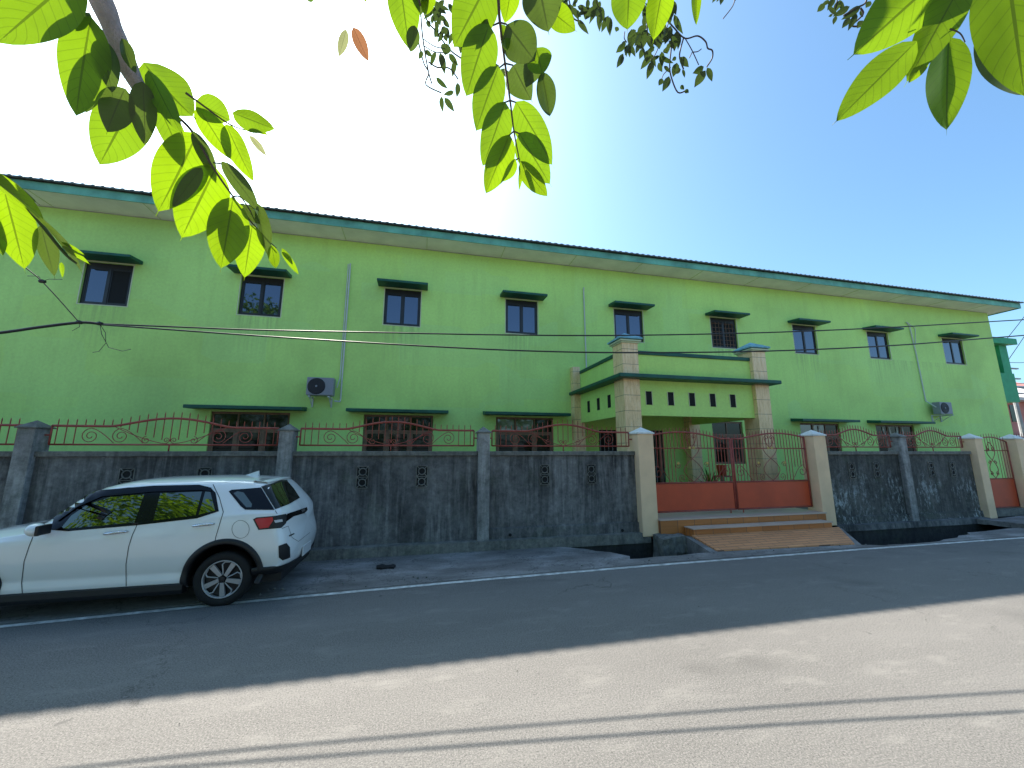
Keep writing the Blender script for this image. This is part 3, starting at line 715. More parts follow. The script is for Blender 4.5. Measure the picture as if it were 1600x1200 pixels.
# ---------------------------------------------------------------- main gate
def gate_leaf(x0, x1, label, mirror):
    GY = 7.64; z0, z1, zr = .53, 1.12, 1.865
    g = thing('gate_leaf', label, 'gate', ((x0 + x1) / 2, GY, z0), 'leaves of the main entrance gate')
    MB().box(x0 + .03, x1 - .03, GY - .006, GY + .006, z0 + .02, z1 - .02).build('sheet_panel', M['gatepanel'], g)
    W = x1 - x0
    def topz(u):
        v = u if not mirror else 1 - u         # v=0 at the post, 1 at the meeting stile
        return 2.09 + .13 * math.sin(math.pi * min(1, (v + .12) / 1.0)) ** 1.1 if v < .86 else 2.085
    top = [(x0 + W * i / 36, GY, topz(i / 36)) for i in range(37)]
    mb = MB().tube(top, .019, 8).tube([(x0, GY, zr), (x1, GY, zr)], .014, 6).tube([(x0, GY, z1), (x1, GY, z1)], .02, 6).tube([(x0, GY, z0), (x1, GY, z0)], .02, 6)
    mb.tube([(x0, GY, z0), (x0, GY, topz(0))], .022, 8).tube([(x1, GY, z0), (x1, GY, topz(1))], .022, 8)
    mb.build('frame', M['iron'], g, smooth=True)
    nb = 23
    for i in range(nb):
        u = (i + 1) / (nb + 1); x = x0 + W * u; d = abs(u - .5)
        zlo = z1 if d > .17 else zr
        if d > .3: zlo = z1 + .32
        if (u if not mirror else 1 - u) > .8: zlo = z1
        MB().tube([(x, GY, zlo), (x, GY, topz(u) + .07), (x, GY, topz(u) + .11)], [.0085, .0085, .002], 5).build('spike_bar', M['iron'], g)
    cx = (x0 + x1) / 2
    for s in (-1, 1):
        # crossing S-curves, heart at the top, scrolls at the bottom
        MB().tube([(cx + s * .24 * math.sin(t * math.pi * 1.5) * (1 - .2 * t), GY - .012, z1 + .02 + t * (zr - z1)) for t in [i / 14 for i in range(15)]], .008, 5).build('scroll', M['iron'], g)
        heart = [(cx, GY - .012, zr + .01), (cx + s * .09, GY - .012, zr + .12), (cx + s * .13, GY - .012, zr + .22)] + spiral(cx + s * .075, zr + .25, .06, 0 if s > 0 else math.pi, 1.2, s, GY - .012, 16)
        MB().tube(heart, .008, 5).build('scroll', M['iron'], g)
        MB().tube(spiral(cx + s * .28, z1 + .10, .09, -math.pi / 2, 1.4, s, GY - .012, 20), .007, 5).build('scroll', M['iron'], g)
        MB().tube(spiral(cx + s * .36, z1 + .38, .07, math.pi, 1.3, -s, GY - .012, 20), .007, 5).build('scroll', M['iron'], g)
        MB().tube([(cx + s * .55, GY - .012, z1 + .02)] + [(cx + s * (.60 + .33 * t), GY - .012, z1 + .06 + .30 * math.sin(t * math.pi * .55)) for t in (.1, .3, .5, .7, .85, 1)] + spiral(cx + s * .86, z1 + .22, .12, math.pi / 3 if s > 0 else 2 * math.pi / 3, 1.2, -s, GY - .012, 16), .007, 5).build('scroll', M['iron'], g)
        for px_, pz_ in ((.05, zr + .01), (.37, z1 + .42)):
            MB().lathe([(.001, GY - .03), (.032, GY - .024), (.001, GY - .015)], (cx + s * px_, 0, pz_), 'y', 10).build('rosette', M['gold'], g)
    xe = x1 - .14 if not mirror else x0 + .14
    MB().tube([(xe, GY, z0 + .02), (xe, GY, .45)], .014, 6).build('drop_bolt', M['iron'], g)
gate_leaf(4.84, 6.90, 'left leaf of the main gate, orange-red sheet below red iron scrollwork', False)
gate_leaf(6.95, 9.00, 'right leaf of the main gate, shaded orange-red sheet beside the right beige post', True)

# side gate
g = thing('side_gate', 'small narrow side gate with brown-red lower sheet between two beige posts', 'gate', (15.43, 7.64, .2))
MB().box(14.82, 16.05, 7.634, 7.646, .32, 1.05).build('sheet_panel', M['gatepanel'], g)
mb = MB(); top = [(14.8 + 1.27 * i / 20, 7.64, 2.06 + .13 * math.sin(math.pi * i / 20)) for i in range(21)]
mb.tube(top, .017, 6).tube([(14.8, 7.64, 1.82), (16.07, 7.64, 1.82)], .013, 6).tube([(14.8, 7.64, 1.06), (16.07, 7.64, 1.06)], .017, 6).tube([(14.8, 7.64, .31), (16.07, 7.64, .31)], .017, 6).tube([(14.8, 7.64, .31), (14.8, 7.64, 2.06)], .018, 6).tube([(16.07, 7.64, .31), (16.07, 7.64, 2.06)], .018, 6)
mb.build('frame', M['iron'], g, smooth=True)
for i in range(11):
    u = (i + 1) / 12; MB().tube([(14.8 + 1.27 * u, 7.64, 1.82 if .25 < u < .6 else 1.07), (14.8 + 1.27 * u, 7.64, 2.13 + .13 * math.sin(math.pi * u)), (14.8 + 1.27 * u, 7.64, 2.17 + .13 * math.sin(math.pi * u))], [.006, .006, .001], 5).build('spike_bar', M['iron'], g)
for s in (-1, 1):
    MB().tube([(15.35 + s * .16 * math.sin(t * math.pi * 2), 7.628, 1.07 + t * .98) for t in [i / 16 for i in range(17)]], .008, 5).build('scroll', M['iron'], g)
    for zz in (1.2, 1.5, 1.84): MB().tube(spiral(15.35 + s * .12, zz, .06, math.pi / 2, 1.3, s, 7.628, 14), .008, 5).build('scroll', M['iron'], g)

# entrance steps and ramp
st = thing('entrance_steps', 'orange-brown tiled steps in front of the main gate', 'steps', (7, 7.2, 0))
MB().box(4.805, 9.035, 7.36, 8.3, .0, .405).build('landing', M['steps'], st)
MB().box(4.79, 9.05, 7.34, 8.3, .406, .43).build('landing_tread', M['nosing'], st)
MB().box(5.35, 8.82, 7.08, 7.339, .0, .265).build('lower_step', M['steps'], st)
MB().box(5.33, 8.84, 7.06, 7.338, .266, .285).build('step_tread', M['nosing'], st)
rp = thing('entrance_ramp', 'sloping terracotta strip-tiled slab bridging the drain before the steps', 'ramp', (7, 6.7, 0))
mb = MB(); T = [(5.30, 7.078, .165), (9.0, 7.078, .165), (8.30, 6.27, .035), (5.30, 6.40, .035)]
A = [mb.bm.verts.new(p) for p in T]; B = [mb.bm.verts.new((p[0], p[1], p[2] - .03)) for p in T]
mb.bm.faces.new(A); mb.bm.faces.new(B[::-1])
for i in range(4): mb.bm.faces.new((A[i], A[(i + 1) % 4], B[(i + 1) % 4], B[i]))
mb.build('tiled_surface', M['ramp'], rp)
mb = MB(); T = [(5.20, 7.12, .13), (9.12, 7.12, .13), (8.42, 6.22, .003), (5.14, 6.34, .003)]
A = [mb.bm.verts.new(p) for p in T]; B = [mb.bm.verts.new((p[0], p[1], -.18)) for p in T]
mb.bm.faces.new(A); mb.bm.faces.new(B[::-1])
for i in range(4): mb.bm.faces.new((A[i], A[(i + 1) % 4], B[(i + 1) % 4], B[i]))
mb.build('ramp_base', M['shoulder'], rp)
# broken masonry stub beside the steps
mb = MB(); rnd = random.Random(3)
mb.box(4.66, 5.30, 7.10, 7.42, -.75, .14)
bmesh.ops.subdivide_edges(mb.bm, edges=mb.bm.edges[:], cuts=5, use_grid_fill=True)
for v in mb.bm.verts: v.co += Vector((noise.noise(v.co * 6), noise.noise(v.co * 6 + Vector((9, 0, 0))), noise.noise(v.co * 5 + Vector((0, 7, 0))))) * .05
tag(mb.build('broken_masonry', M['coping'], None, loc=None), 'broken concrete and brick stub beside the steps over the drain hole', 'masonry')
# crossing slab to the side gate
mb = MB().box(13.95, 19.5, 6.62, 7.44, -.02, .10)
bmesh.ops.subdivide_edges(mb.bm, edges=mb.bm.edges[:], cuts=6, use_grid_fill=True)
for v in mb.bm.verts: v.co += Vector((noise.noise(v.co * 3), noise.noise(v.co * 3.3), noise.noise(v.co * 4))) * .03
tag(mb.build('crossing_slab', M['shoulder'], None), 'rough grey concrete slab over the drain in front of the side gate', 'slab')
MB_ = MB().box(14.8, 16.07, 7.50, 7.8, .1, .28); tag(MB_.build('threshold', M['coping'], None), 'pale concrete threshold under the small side gate', 'threshold')

# flattened rubber scrap, stones on the shoulder
c = atZ(603, 886, .01); mb = MB()
pts = [(-.13, -.03), (-.05, -.05), (.03, -.035), (.12, -.05), (.14, .01), (.10, .035), (.02, .02), (-.07, .045), (-.14, .02)]
mb.prism([(c.x + a * 1.05, c.y + b * 2.2) for a, b in pts], 'z', .006, .028)
bmesh.ops.subdivide_edges(mb.bm, edges=mb.bm.edges[:], cuts=2)
for v in mb.bm.verts: v.co.z += .012 * noise.noise(v.co * 12)
tag(mb.build('rubber_scrap', M['rubber'], None), 'flattened black rubber scrap lying on the shoulder behind the car', 'debris')
rnd = random.Random(11)
for i in range(60):
    x = rnd.uniform(-3, 12); mb = MB(); near = rnd.random() > .75; r = rnd.uniform(.003, .006) if near else rnd.uniform(.005, .016); bmesh.ops.create_icosphere(mb.bm, subdivisions=2, radius=r)
    yy = edgeY(x) + rnd.uniform(.02, .3) if not near else rnd.uniform(2.6, 5.6)
    if yy < edgeY(x): r *= .5
    if x > 8.9: continue
    for v in mb.bm.verts: v.co = v.co * (1 + .35 * noise.noise(v.co * 60 + Vector((i, 0, 0))))
    bmesh.ops.translate(mb.bm, verts=mb.bm.verts[:], vec=(x, yy, r * .5 + .006))
    if i == 0: stones = mb
    else:
        me = bpy.data.meshes.new('tmp'); mb.bm.to_mesh(me); stones.bm.from_mesh(me); bpy.data.meshes.remove(me)
o = stones.build('gravel', M['coping'], None); o['kind'] = 'stuff'; tag(o, 'small stones scattered along the road edge', 'gravel')

# potted plant & bucket in the porch, fan plant
pl = thing('potted_plant', 'spiky green plant behind the main gate beside the porch', 'plant', (7.55, 9.6, .38))
base = atY(1108, 752, 9.9); pl.location = (base.x, 9.9, .38)
MB().lathe([(.001, .38), (.13, .38), (.18, .72), (.15, .72), (.001, .70)], (base.x, 9.9, 0), 'z', 20).build('pot', M['coping'], pl)
mb = MB(); rnd = random.Random(5)
for i in range(26):
    a = rnd.uniform(0, 6.28); el = rnd.uniform(.3, 1.4); L = rnd.uniform(.7, 1.0); b0 = Vector((base.x, 9.9, .72)); d = Vector((math.cos(a) * math.cos(el), math.sin(a) * math.cos(el), math.sin(el)))
    pts = [b0 + d * L * t + Vector((0, 0, -.28 * t * t * L)) for t in (0, .35, .7, 1)]; s = d.cross(Vector((0, 0, 1))).normalized()
    for j in range(3):
        w0 = .035 * (1 - j / 3.2) + .004; w1 = .035 * (1 - (j + 1) / 3.05)
        mb.quad(pts[j] - s * w0, pts[j] + s * w0, pts[j + 1] + s * w1, pts[j + 1] - s * w1)
mb.build('foliage', M['leaf'], pl)
bk = atY(1128, 737, 10.8)
mb = MB().lathe([(.001, 0), (.12, 0), (.15, .32), (.155, .33), (.14, .33), (.11, .02)], (bk.x, 10.8, bk.z - .12), 'z', 24)
tb = thing('bucket_stand', 'orange-red plastic bucket on a small stool behind the gate', 'bucket', (bk.x, 10.8, .38))
mb.build('bucket', M['orangeplastic'], tb, smooth=True)
mb = MB().box(bk.x - .2, bk.x + .2, 10.62, 10.98, bk.z - .16, bk.z - .122)
for sx in (-1, 1):
    for sy in (-1, 1): mb.box(bk.x + sx * .17 - .02, bk.x + sx * .17 + .02, 10.8 + sy * .15 - .02, 10.8 + sy * .15 + .02, .38, bk.z - .161)
mb.build('stool', M['frame_wood'], tb)

# ---------------------------------------------------------------- overhead cables
def smooth_path(P, n=8):
    out = []
    for i in range(len(P) - 1):
        p0, p1, p2, p3 = P[max(i - 1, 0)], P[i], P[i + 1], P[min(i + 2, len(P) - 1)]
        for k in range(n):
            t = k / n
            out.append(.5 * ((2 * p1) + (p2 - p0) * t + (2 * p0 - 5 * p1 + 4 * p2 - p3) * t * t + (3 * p1 - p0 - 3 * p2 + p3) * t ** 3))
    out.append(P[-1]); return out
def wire(pp, r, name, label, ext=None):
    P = [atY(x, y, Y) for x, y, Y in pp]
    if ext: P = ([P[0] + (P[0] - P[1]).normalized() * ext[0]] if ext[0] else []) + P + ([P[-1] + (P[-1] - P[-2]).normalized() * ext[1]] if ext[1] else [])
    return tag(MB().tube(smooth_path(P), r, 6).build(name, M['wire'], None, smooth=True), label, 'cable')
wire([(154, 506, 6.2), (289, 511.3, 6.14), (400, 515.5, 6.08), (590, 519.5, 5.93), (780, 523.2, 5.74), (974, 524, 5.51), (1200, 519.5, 5.28), (1400, 511, 5.12), (1600, 499.5, 5.0)], .011, 'overhead_cable', 'upper of the two black cables crossing the facade', (0, 14))
wire([(154, 507, 6.2), (349, 521, 5.92), (500, 531, 5.7), (686, 542, 5.42), (834, 548.5, 5.2), (987, 551, 4.98), (1200, 548.5, 4.75), (1400, 539.5, 4.58), (1600, 524, 4.45)], .011, 'overhead_cable', 'lower of the two black cables crossing the facade', (0, 14))
wire([(-200, 545, 6.2), (0, 520, 6.2), (60, 511.5, 6.2), (124, 504, 6.2), (156, 506, 6.2)], .019, 'overhead_cable', 'thick black cable bundle coming in from the left edge', (5, 0))
wire([(-60, 300, 5.2), (10, 392, 5.6), (66, 440, 5.9), (124, 504, 6.2)], .006, 'guy_wire', 'thin slanting wire tied to the cable joint at the left')
mb = MB()
def lash(x, y, Y=6.2, r=.022):
    c = atY(x, y, Y); mb.tube([c + Vector((-.03, 0, 0)), c + Vector((.0, 0, .006)), c + Vector((.03, 0, 0))], [r, r * 1.3, r], 6); return c
c = lash(156, 506); mb.tube([c + Vector(v) for v in ((0, 0, 0), (.08, 0, -.12), (.1, .01, -.26), (.04, .01, -.38), (-.02, 0, -.4))], .004, 4).tube([c + Vector(v) for v in ((0, 0, 0), (.04, 0, -.14), (.14, .01, -.32), (.3, .01, -.36), (.4, 0, -.33))], .004, 4)
c = lash(124, 504); mb.tube([c + Vector(v) for v in ((0, 0, .03), (.01, 0, -.06), (-.06, 0, -.12))], .004, 4)
tag(mb.build('cable_lashing', M['wire'], None), 'loose wire ties hanging under the cable joint', 'wire tie')
mb = MB()
c = lash(66, 440, 5.9, .02); mb.tube([c + Vector(v) for v in ((-.16, 0, .06), (-.05, 0, .07), (0, 0, 0), (.06, 0, .04), (.2, 0, .05))], .004, 4)
tag(mb.build('cable_lashing', M['wire'], None), 'small knot of wire on the slanting thin wire', 'wire tie')

# ---------------------------------------------------------------- neighbours at the right end
nb = thing('green_outbuilding', 'dark green balcony structure with open bay beyond the building corner', 'building', (30, 15, 0))
def bx(x0, x1, y0, y1, z0, z1, n, m): return MB().box(x0, x1, y0, y1, z0, z1).build(n, M[m], nb)
E = 15.0
q = lambda x, y: atY(x, y, E)
a1, a2 = q(1556, 631), q(1598, 628); xl, xr = 26.4, a2.x - .2
zt_, zb_ = q(1572, 583).z, q(1585, 628).z; zr_ = q(1572, 540).z
M['outgreen'] = paint('deep_green_paint', (.03, .33, .14), .6, .15)
bx(xl, xr, E, E + 4, zb_, zt_, 'parapet', 'outgreen')
bx(xr - .75, xr - .1, E + .02, E + .6, zt_, zr_, 'post', 'outgreen')
mbx = MB().prism([(E - .3, zr_), (E + 4.2, zr_ + .5), (E + 4.2, zr_ + .9), (E - .3, zr_ + .35)], 'x', xl - .3, xr + .2); mbx.build('roof', M['outgreen'], nb)
bx(xl + .3, xr - .8, E + 1.0, E + 1.1, zt_, zt_ + .75, 'railing_cloth', 'acdark')
bx(xl, xl + .5, E + 3, E + 3.6, .0, zb_, 'support', 'farwhite'); bx(xr - 1.0, xr - .6, E + 3, E + 3.6, .0, zb_, 'support', 'farwhite')
def house(x, y, w_, d_, h_, mat, label, rows, roofm):
    t = thing('distant_house', label, 'house', (x, y, 0))
    MB().box(x, x + w_, y, y + d_, 0, h_).build('wall', M[mat], t)
    MB().prism([(y - .5, h_), (y + d_ / 2, h_ + 2.0), (y + d_ + .5, h_)], 'x', x - .5, x + w_ + .5).build('roof', M[roofm], t)
    for r in range(rows):
        for c_ in range(4):
            wx = x + .8 + c_ * (w_ - 1) / 4; MB().box(wx, wx + 1.1, y - .04, y, 1.2 + r * 3, 2.6 + r * 3).build('window', M['glass_dark'], t)
        MB().box(x - .3, x + w_ + .3, y - .9, y - .05, 2.9 + r * 3, 3.05 + r * 3).build('balcony_slab', M['farwhite'], t)
house(44, 22, 12, 8, 6.2, 'farpink', 'pink house with white slabs seen past the right end of the building', 2, 'farwhite')
house(60, 30, 14, 9, 9.0, 'farwhite', 'white house farther behind at the right edge', 3, 'farpink')
b_ = atY(1600, 700, 17.5)
pp = thing('utility_pole', 'leaning grey utility pole with crossarms at the right edge', 'pole', (b_.x, 17.5, 0))
MB().tube([(b_.x + .3, 17.5, 0), (b_.x + .1, 17.5, 7.6)], [.15, .1], 10).build('pole', M['polec'], pp)
for zz in (5.6, 6.6, 7.3): MB().box(b_.x - .9, b_.x + 1.1, 17.44, 17.56, zz, zz + .08).build('crossarm', M['polec'], pp)
for i, (A_, B_) in enumerate((((1600, 478), (1548, 560)), ((1600, 500), (1556, 590)), ((1600, 560), (1566, 566)), ((1600, 590), (1570, 600)))):
    P = [atY(A_[0] + 40, A_[1] - 40 if i < 2 else A_[1], 17.5), atY(*B_, 17.5)]
    m_ = (P[0] + P[1]) / 2 - Vector((0, 0, .15))
    tag(MB().tube(smooth_path([P[0], m_, P[1]]), .02, 5).build('distant_wire', M['wire'], None), ('steep thin wire nearest the building corner in the sky', 'second steep thin wire against the sky at the right edge', 'thin level wire beside the green balcony', 'lower thin wire beside the green balcony')[i], 'wire')

# crown of the street tree the branches belong to, above and behind the viewer
mb = MB(); rnd = random.Random(8)
for i in range(15000):
    c = rnd.choice([(-4.5, -3.8, 7.4, 2.6), (-1, -4.2, 7.2, 2.6), (2.8, -3.8, 6.4, 2.2), (-8, -4.5, 9.2, 3.4), (-11.5, -4.5, 9.8, 3.2), (-8.5, -4.5, 6.4, 2.6)])
    u = Vector((rnd.gauss(0, 1), rnd.gauss(0, 1), rnd.gauss(0, 1))).normalized() * c[3] * rnd.uniform(.5, 1)
    p = Vector(c[:3]) + Vector((u.x * 1.2, u.y, u.z * .75)); s_ = rnd.uniform(.10, .2); a = Vector((rnd.gauss(0, 1), rnd.gauss(0, 1), rnd.gauss(0, 1))).normalized(); b = a.orthogonal().normalized()
    mb.quad(p - a * s_, p + b * s_ * .5, p + a * s_, p - b * s_ * .5)
tt = thing('street_tree', 'roadside tree whose branches hang over the viewer', 'tree', (-1.5, -4.4, 0))
mb.build('crown', M['leaf'], tt)
mb = MB().tube([(-1.5, -4.4, 0), (-1.6, -4.35, 2), (-1.4, -4.3, 4), (-1.2, -4.2, 6)], [.22, .18, .15, .1], 10)
mb.tube([(-1.5, -4.3, 3.2), (-3.6, -4.2, 5), (-8.0, -4.4, 8.4)], [.12, .10, .05], 8).tube([(-1.4, -4.3, 3.6), (.8, -4.1, 5.2), (2.8, -3.9, 6.2)], [.12, .09, .05], 8)
mb.build('trunk', M['bark'], tt, smooth=True)

# treeline behind the viewer (seen in reflections)
mb = MB(); rnd = random.Random(21)
for i in range(11000):
    cx = rnd.choice([-22, -17, -12.5, -8, -3, 2, 7, 12, 18, 24]) ; rr = 3.0
    u = Vector((rnd.gauss(0, 1), rnd.gauss(0, 1), rnd.gauss(0, 1))).normalized() * rr * rnd.uniform(.55, 1)
    p = Vector((cx, -13 + (cx * 7 % 3), 4.2 + (cx * 5 % 2.2))) + Vector((u.x * 1.1, u.y, u.z * 1.05))
    s = rnd.uniform(.12, .3); a = Vector((rnd.gauss(0, 1), rnd.gauss(0, 1), rnd.gauss(0, 1))).normalized(); b = a.orthogonal().normalized()
    mb.quad(p - a * s, p + b * s * .6, p + a * s, p - b * s * .6)
for cx in [-22, -17, -12.5, -8, -3, 2, 7, 12, 18, 24]: mb.tube([(cx, -13, 0), (cx + .3, -13, 3)], .2, 6)
o = mb.build('treeline', M['leaf'], None); o['kind'] = 'stuff'; tag(o, 'row of leafy trees across the road, mirrored in the car windows', 'trees')

# ---------------------------------------------------------------- parked car
CX, CY = -2.24, 6.41          # rear wheel centre x, centre line y
car = thing('parked_car', 'pearl white compact SUV parked by the wall, facing left, cut off by the left edge', 'car', (-3.4, CY, 0))
def lin(tab, x):
    for (a, b), (c, d) in zip(tab, tab[1:]):
        if x <= c: return b + (d - b) * (x - a) / (c - a) if x > a else b
    return tab[-1][1]
def section(X, zb, hw, zbelt, hwb, zr, hwr):
    zrail = zr - min(.10, (zr - zbelt) * .45)
    return [(0, zb), (.55 * hw, zb), (.93 * hw, zb + .005), (.985 * hw, zb + .09), (hw * .958, .40), (hw * .984, .475), (hw, .64), (hw * .988, .82),
            (hw * .965, zbelt - .035), (hwb, zbelt), (hwb + (hwr - hwb) * .38, zbelt + (zrail - zbelt) * .42), (hwb + (hwr - hwb) * .78, zbelt + (zrail - zbelt) * .82),
            (hwr, zrail), (hwr * .88, zr - (zr - zrail) * .38), (hwr * .5, zr - (zr - zrail) * .1), (0, zr)]
ST = [(-5.16, .26, .70, .70, .64, .78, .5), (-5.0, .21, .775, .76, .71, .86, .6), (-4.7, .20, .81, .83, .745, .93, .62), (-4.35, .20, .815, .875, .765, .965, .62),
      (-4.20, .20, .815, .895, .772, 1.00, .63), (-4.08, .20, .815, .905, .772, 1.14, .64), (-3.95, .20, .815, .915, .773, 1.27, .635), (-3.80, .20, .815, .935, .774, 1.375, .62), (-3.60, .20, .815, .95, .775, 1.435, .602), (-3.35, .20, .815, .965, .776, 1.462, .594),
      (-3.05, .20, .815, .985, .776, 1.468, .588), (-2.7, .20, .815, 1.005, .775, 1.475, .58), (-2.38, .20, .82, 1.03, .772, 1.468, .572), (-2.2, .21, .822, 1.05, .768, 1.455, .565), (-2.07, .29, .82, 1.06, .76, 1.44, .56)]
def rearX(y, z):
    base = lin([(.2, -1.62), (.32, -1.55), (.45, -1.505), (.60, -1.485), (.72, -1.51), (.80, -1.55), (.92, -1.56), (1.04, -1.595), (1.10, -1.65), (1.25, -1.79), (1.38, -1.91), (1.47, -1.97)], z)
    return base - .15 * (abs(y) / .8) ** 3.6
bmc = bmesh.new(); rows = []
def addrow(pts):     # pts (x, y>=0, z) bottom to top on one side
    L = [bmc.verts.new((x, CY - y, z)) for x, y, z in pts]
    Rr = [L[0]] + [bmc.verts.new((x, CY + y, z)) for x, y, z in pts[1:-1]] + [L[-1]]
    rows.append((L, Rr))
fr = section(*ST[0])
addrow([(-5.24 + .10 * (abs(y) / .7) ** 2, y * .8, .25 + (z - .25) * .8 + .06) for y, z in fr])
for s_ in ST: addrow([(s_[0], y, z) for y, z in section(*s_)])
ls = section(*ST[-1])
for s_ in (1.0, .965, .88, .68, .4):
    out = []
    for y, z in ls:
        yy = y * s_ * (.985 if s_ == 1 else .99); zz = .82 + (z - .82) * (s_ if s_ < 1 else .995)
        out.append((rearX(yy, zz) - (.05 if s_ == 1 else .012 if s_ == .965 else 0), yy, zz))
    addrow(out)
for (A, Ar), (B, Br) in zip(rows, rows[1:]):
    for i in range(len(A) - 1):
        bmc.faces.new((A[i], A[i + 1], B[i + 1], B[i])); bmc.faces.new((Ar[i], Br[i], Br[i + 1], Ar[i + 1]))
for rw_, fl in ((rows[0], False), (rows[-1], True)):
    A, Ar = rw_
    c = bmc.verts.new(sum(((v.co) for v in A), Vector()) / len(A)); c.co.y = CY
    loop = A + Ar[-2:0:-1]
    for i in range(len(loop)): bmc.faces.new((loop[i], loop[(i + 1) % len(loop)], c))
bmesh.ops.recalc_face_normals(bmc, faces=bmc.faces[:])
cl = bmc.edges.layers.float.get('crease_edge') or bmc.edges.layers.float.new('crease_edge')
for e in bmc.edges:
    e[cl] = 0
for (A, Ar) in rows[1:]:
    for L in (A, Ar):
        pass
for (A, Ar), (B, Br) in zip(rows, rows[1:]):
    for idx, cv in ((8, .25), (9, .45), (4, .35), (7, .2)):
        for P_, Q_ in ((A[idx], B[idx]), (Ar[idx], Br[idx])):
            e = bmc.edges.get((P_, Q_))
            if e: e[cl] = cv
me = bpy.data.meshes.new('body'); bmc.to_mesh(me); bmc.free()
body = bpy.data.objects.new('body', me); COL.objects.link(body)
md = body.modifiers.new('s', 'SUBSURF'); md.levels = 3; md.render_levels = 3
def bake(o):
    dg = bpy.context.evaluated_depsgraph_get(); dg.update()
    m2 = bpy.data.meshes.new_from_object(o.evaluated_get(dg)); o.modifiers.clear(); old = o.data; o.data = m2; bpy.data.meshes.remove(old)
bake(body)
FULLME = body.data.copy()
bmf = bmesh.new(); bmf.from_mesh(body.data); FULL = BVHTree.FromBMesh(bmf); bmf.free()
# wheel openings
for wx in (CX, -4.76):
    cb = MB().lathe([(.001, -1.2), (.375, -1.2), (.375, 1.2), (.001, 1.2)], (0, 0, 0), 'y', 48)
    bmesh.ops.remove_doubles(cb.bm, verts=cb.bm.verts[:], dist=.002)
    bmesh.ops.translate(cb.bm, verts=cb.bm.verts[:], vec=(wx, CY, .33))
    cut = cb.build('cutter', M['carblack'])
    md = body.modifiers.new('b', 'BOOLEAN'); md.object = cut; md.operation = 'DIFFERENCE'; md.solver = 'EXACT'
    bake(body); bpy.data.objects.remove(cut)
for p in body.data.polygons: p.use_smooth = True
body.data.materials.clear(); body.data.materials.append(M['carwhite']); body.data.materials.append(M['carblack'])
for p in body.data.polygons:
    c = p.center
    inw = min(math.hypot(c.x - wx, c.z - .33) for wx in (CX, -4.76)) < .3765
    if inw and abs(p.normal.y) < .7: p.material_index = 1; p.use_smooth = False
    if c.z < .215: p.material_index = 1
for v in body.data.vertices: v.co -= Vector(car.location)
body.parent = car

def carhit(x, y):
    r = ray(x, y).normalized(); h, n, i, d = FULL.ray_cast(CAM, r, 30)
    return h, n
def decal(name, poly, mat, off=.004, step=7, mirror=True, parent=None, thick=.0):
    """piece of trim, glass or lamp lying on the body skin; outline traced on the body surface"""
    mb = MB(); bm = mb.bm
    f = bm.faces.new([bm.verts.new((x, -y, 0)) for x, y in poly])
    bmesh.ops.triangulate(bm, faces=[f])
    x0 = min(p[0] for p in poly); x1 = max(p[0] for p in poly); y0 = min(p[1] for p in poly); y1 = max(p[1] for p in poly)
    t = x0 + step
    while t < x1: bmesh.ops.bisect_plane(bm, geom=bm.verts[:] + bm.edges[:] + bm.faces[:], plane_co=(t, 0, 0), plane_no=(1, 0, 0)); t += step
    t = y0 + step
    while t < y1: bmesh.ops.bisect_plane(bm, geom=bm.verts[:] + bm.edges[:] + bm.faces[:], plane_co=(0, -t, 0), plane_no=(0, 1, 0)); t += step
    bad = []
    for v in bm.verts:
        h, n = carhit(v.co.x, -v.co.y)
        if h is None:
            r = ray(v.co.x, -v.co.y).normalized(); q = CAM + r * 6.3
            loc, n, i, d = FULL.find_nearest(q); h = loc
        v.co = h + n * off
    for f in bm.faces: f.smooth = True
    bmesh.ops.recalc_face_normals(bm, faces=bm.faces[:])
    par = parent or car
    if mirror:
        m2 = MB(); m2.bm.free(); m2.bm = bm.copy()
        for v in m2.bm.verts: v.co.y = 2 * CY - v.co.y
        m2.build(name, mat, par, smooth=True)
    return mb.build(name, mat, par, smooth=True)
def strip(name, pts, wd, mat, off=.003, mirror=True, sub=6):
    """thin line (door gap, moulding) following the body skin"""
    P = []
    for (a, b), (c, d) in zip(pts, pts[1:]):
        for k in range(sub): P.append((a + (c - a) * k / sub, b + (d - b) * k / sub))
    P.append(pts[-1]); mb = MB(); prev = None
    H = [carhit(*p) for p in P]; H = [(h + n * off, n) for h, n in H if h is not None]
    for i, (h, n) in enumerate(H):
        d = (H[min(i + 1, len(H) - 1)][0] - H[max(i - 1, 0)][0]).normalized(); s = d.cross(n).normalized() * wd / 2
        a = mb.bm.verts.new(h + s); b = mb.bm.verts.new(h - s)
        if prev: mb.bm.faces.new((prev[0], a, b, prev[1]))
        prev = (a, b)
    if mirror:
        m2 = MB(); m2.bm.free(); m2.bm = mb.bm.copy()
        for v in m2.bm.verts: v.co.y = 2 * CY - v.co.y
        m2.build(name, mat, car)
    return mb.build(name, mat, car)
decal('window_surround', [(79, 828), (84, 812), (114, 786), (153, 768), (200, 762), (240, 760.5), (290, 759), (318, 760), (331, 764), (337, 770), (342, 799), (308, 810), (212, 821), (107, 830)], M['gloss_black'], .004)
decal('front_door_window', [(96, 825.5), (112, 806), (137, 789), (172, 777), (226, 772.5), (211, 816.5), (108, 826)], M['carglass'], .0075)
decal('rear_door_window', [(251, 771), (316, 768.5), (306, 805.5), (240, 813.5)], M['carglass'], .0075)
decal('door_quarter_window', [(321, 768.5), (329, 769), (336.5, 798), (311, 804.5)], M['carglass'], .0075)
MBw = decal('window_visor', [(84, 812), (114, 785.5), (153, 767.5), (240, 760), (312, 758.5), (331, 763), (331, 768), (312, 766.5), (240, 769), (160, 776.5), (122, 793), (92, 815)], M['gloss_black'], .016)
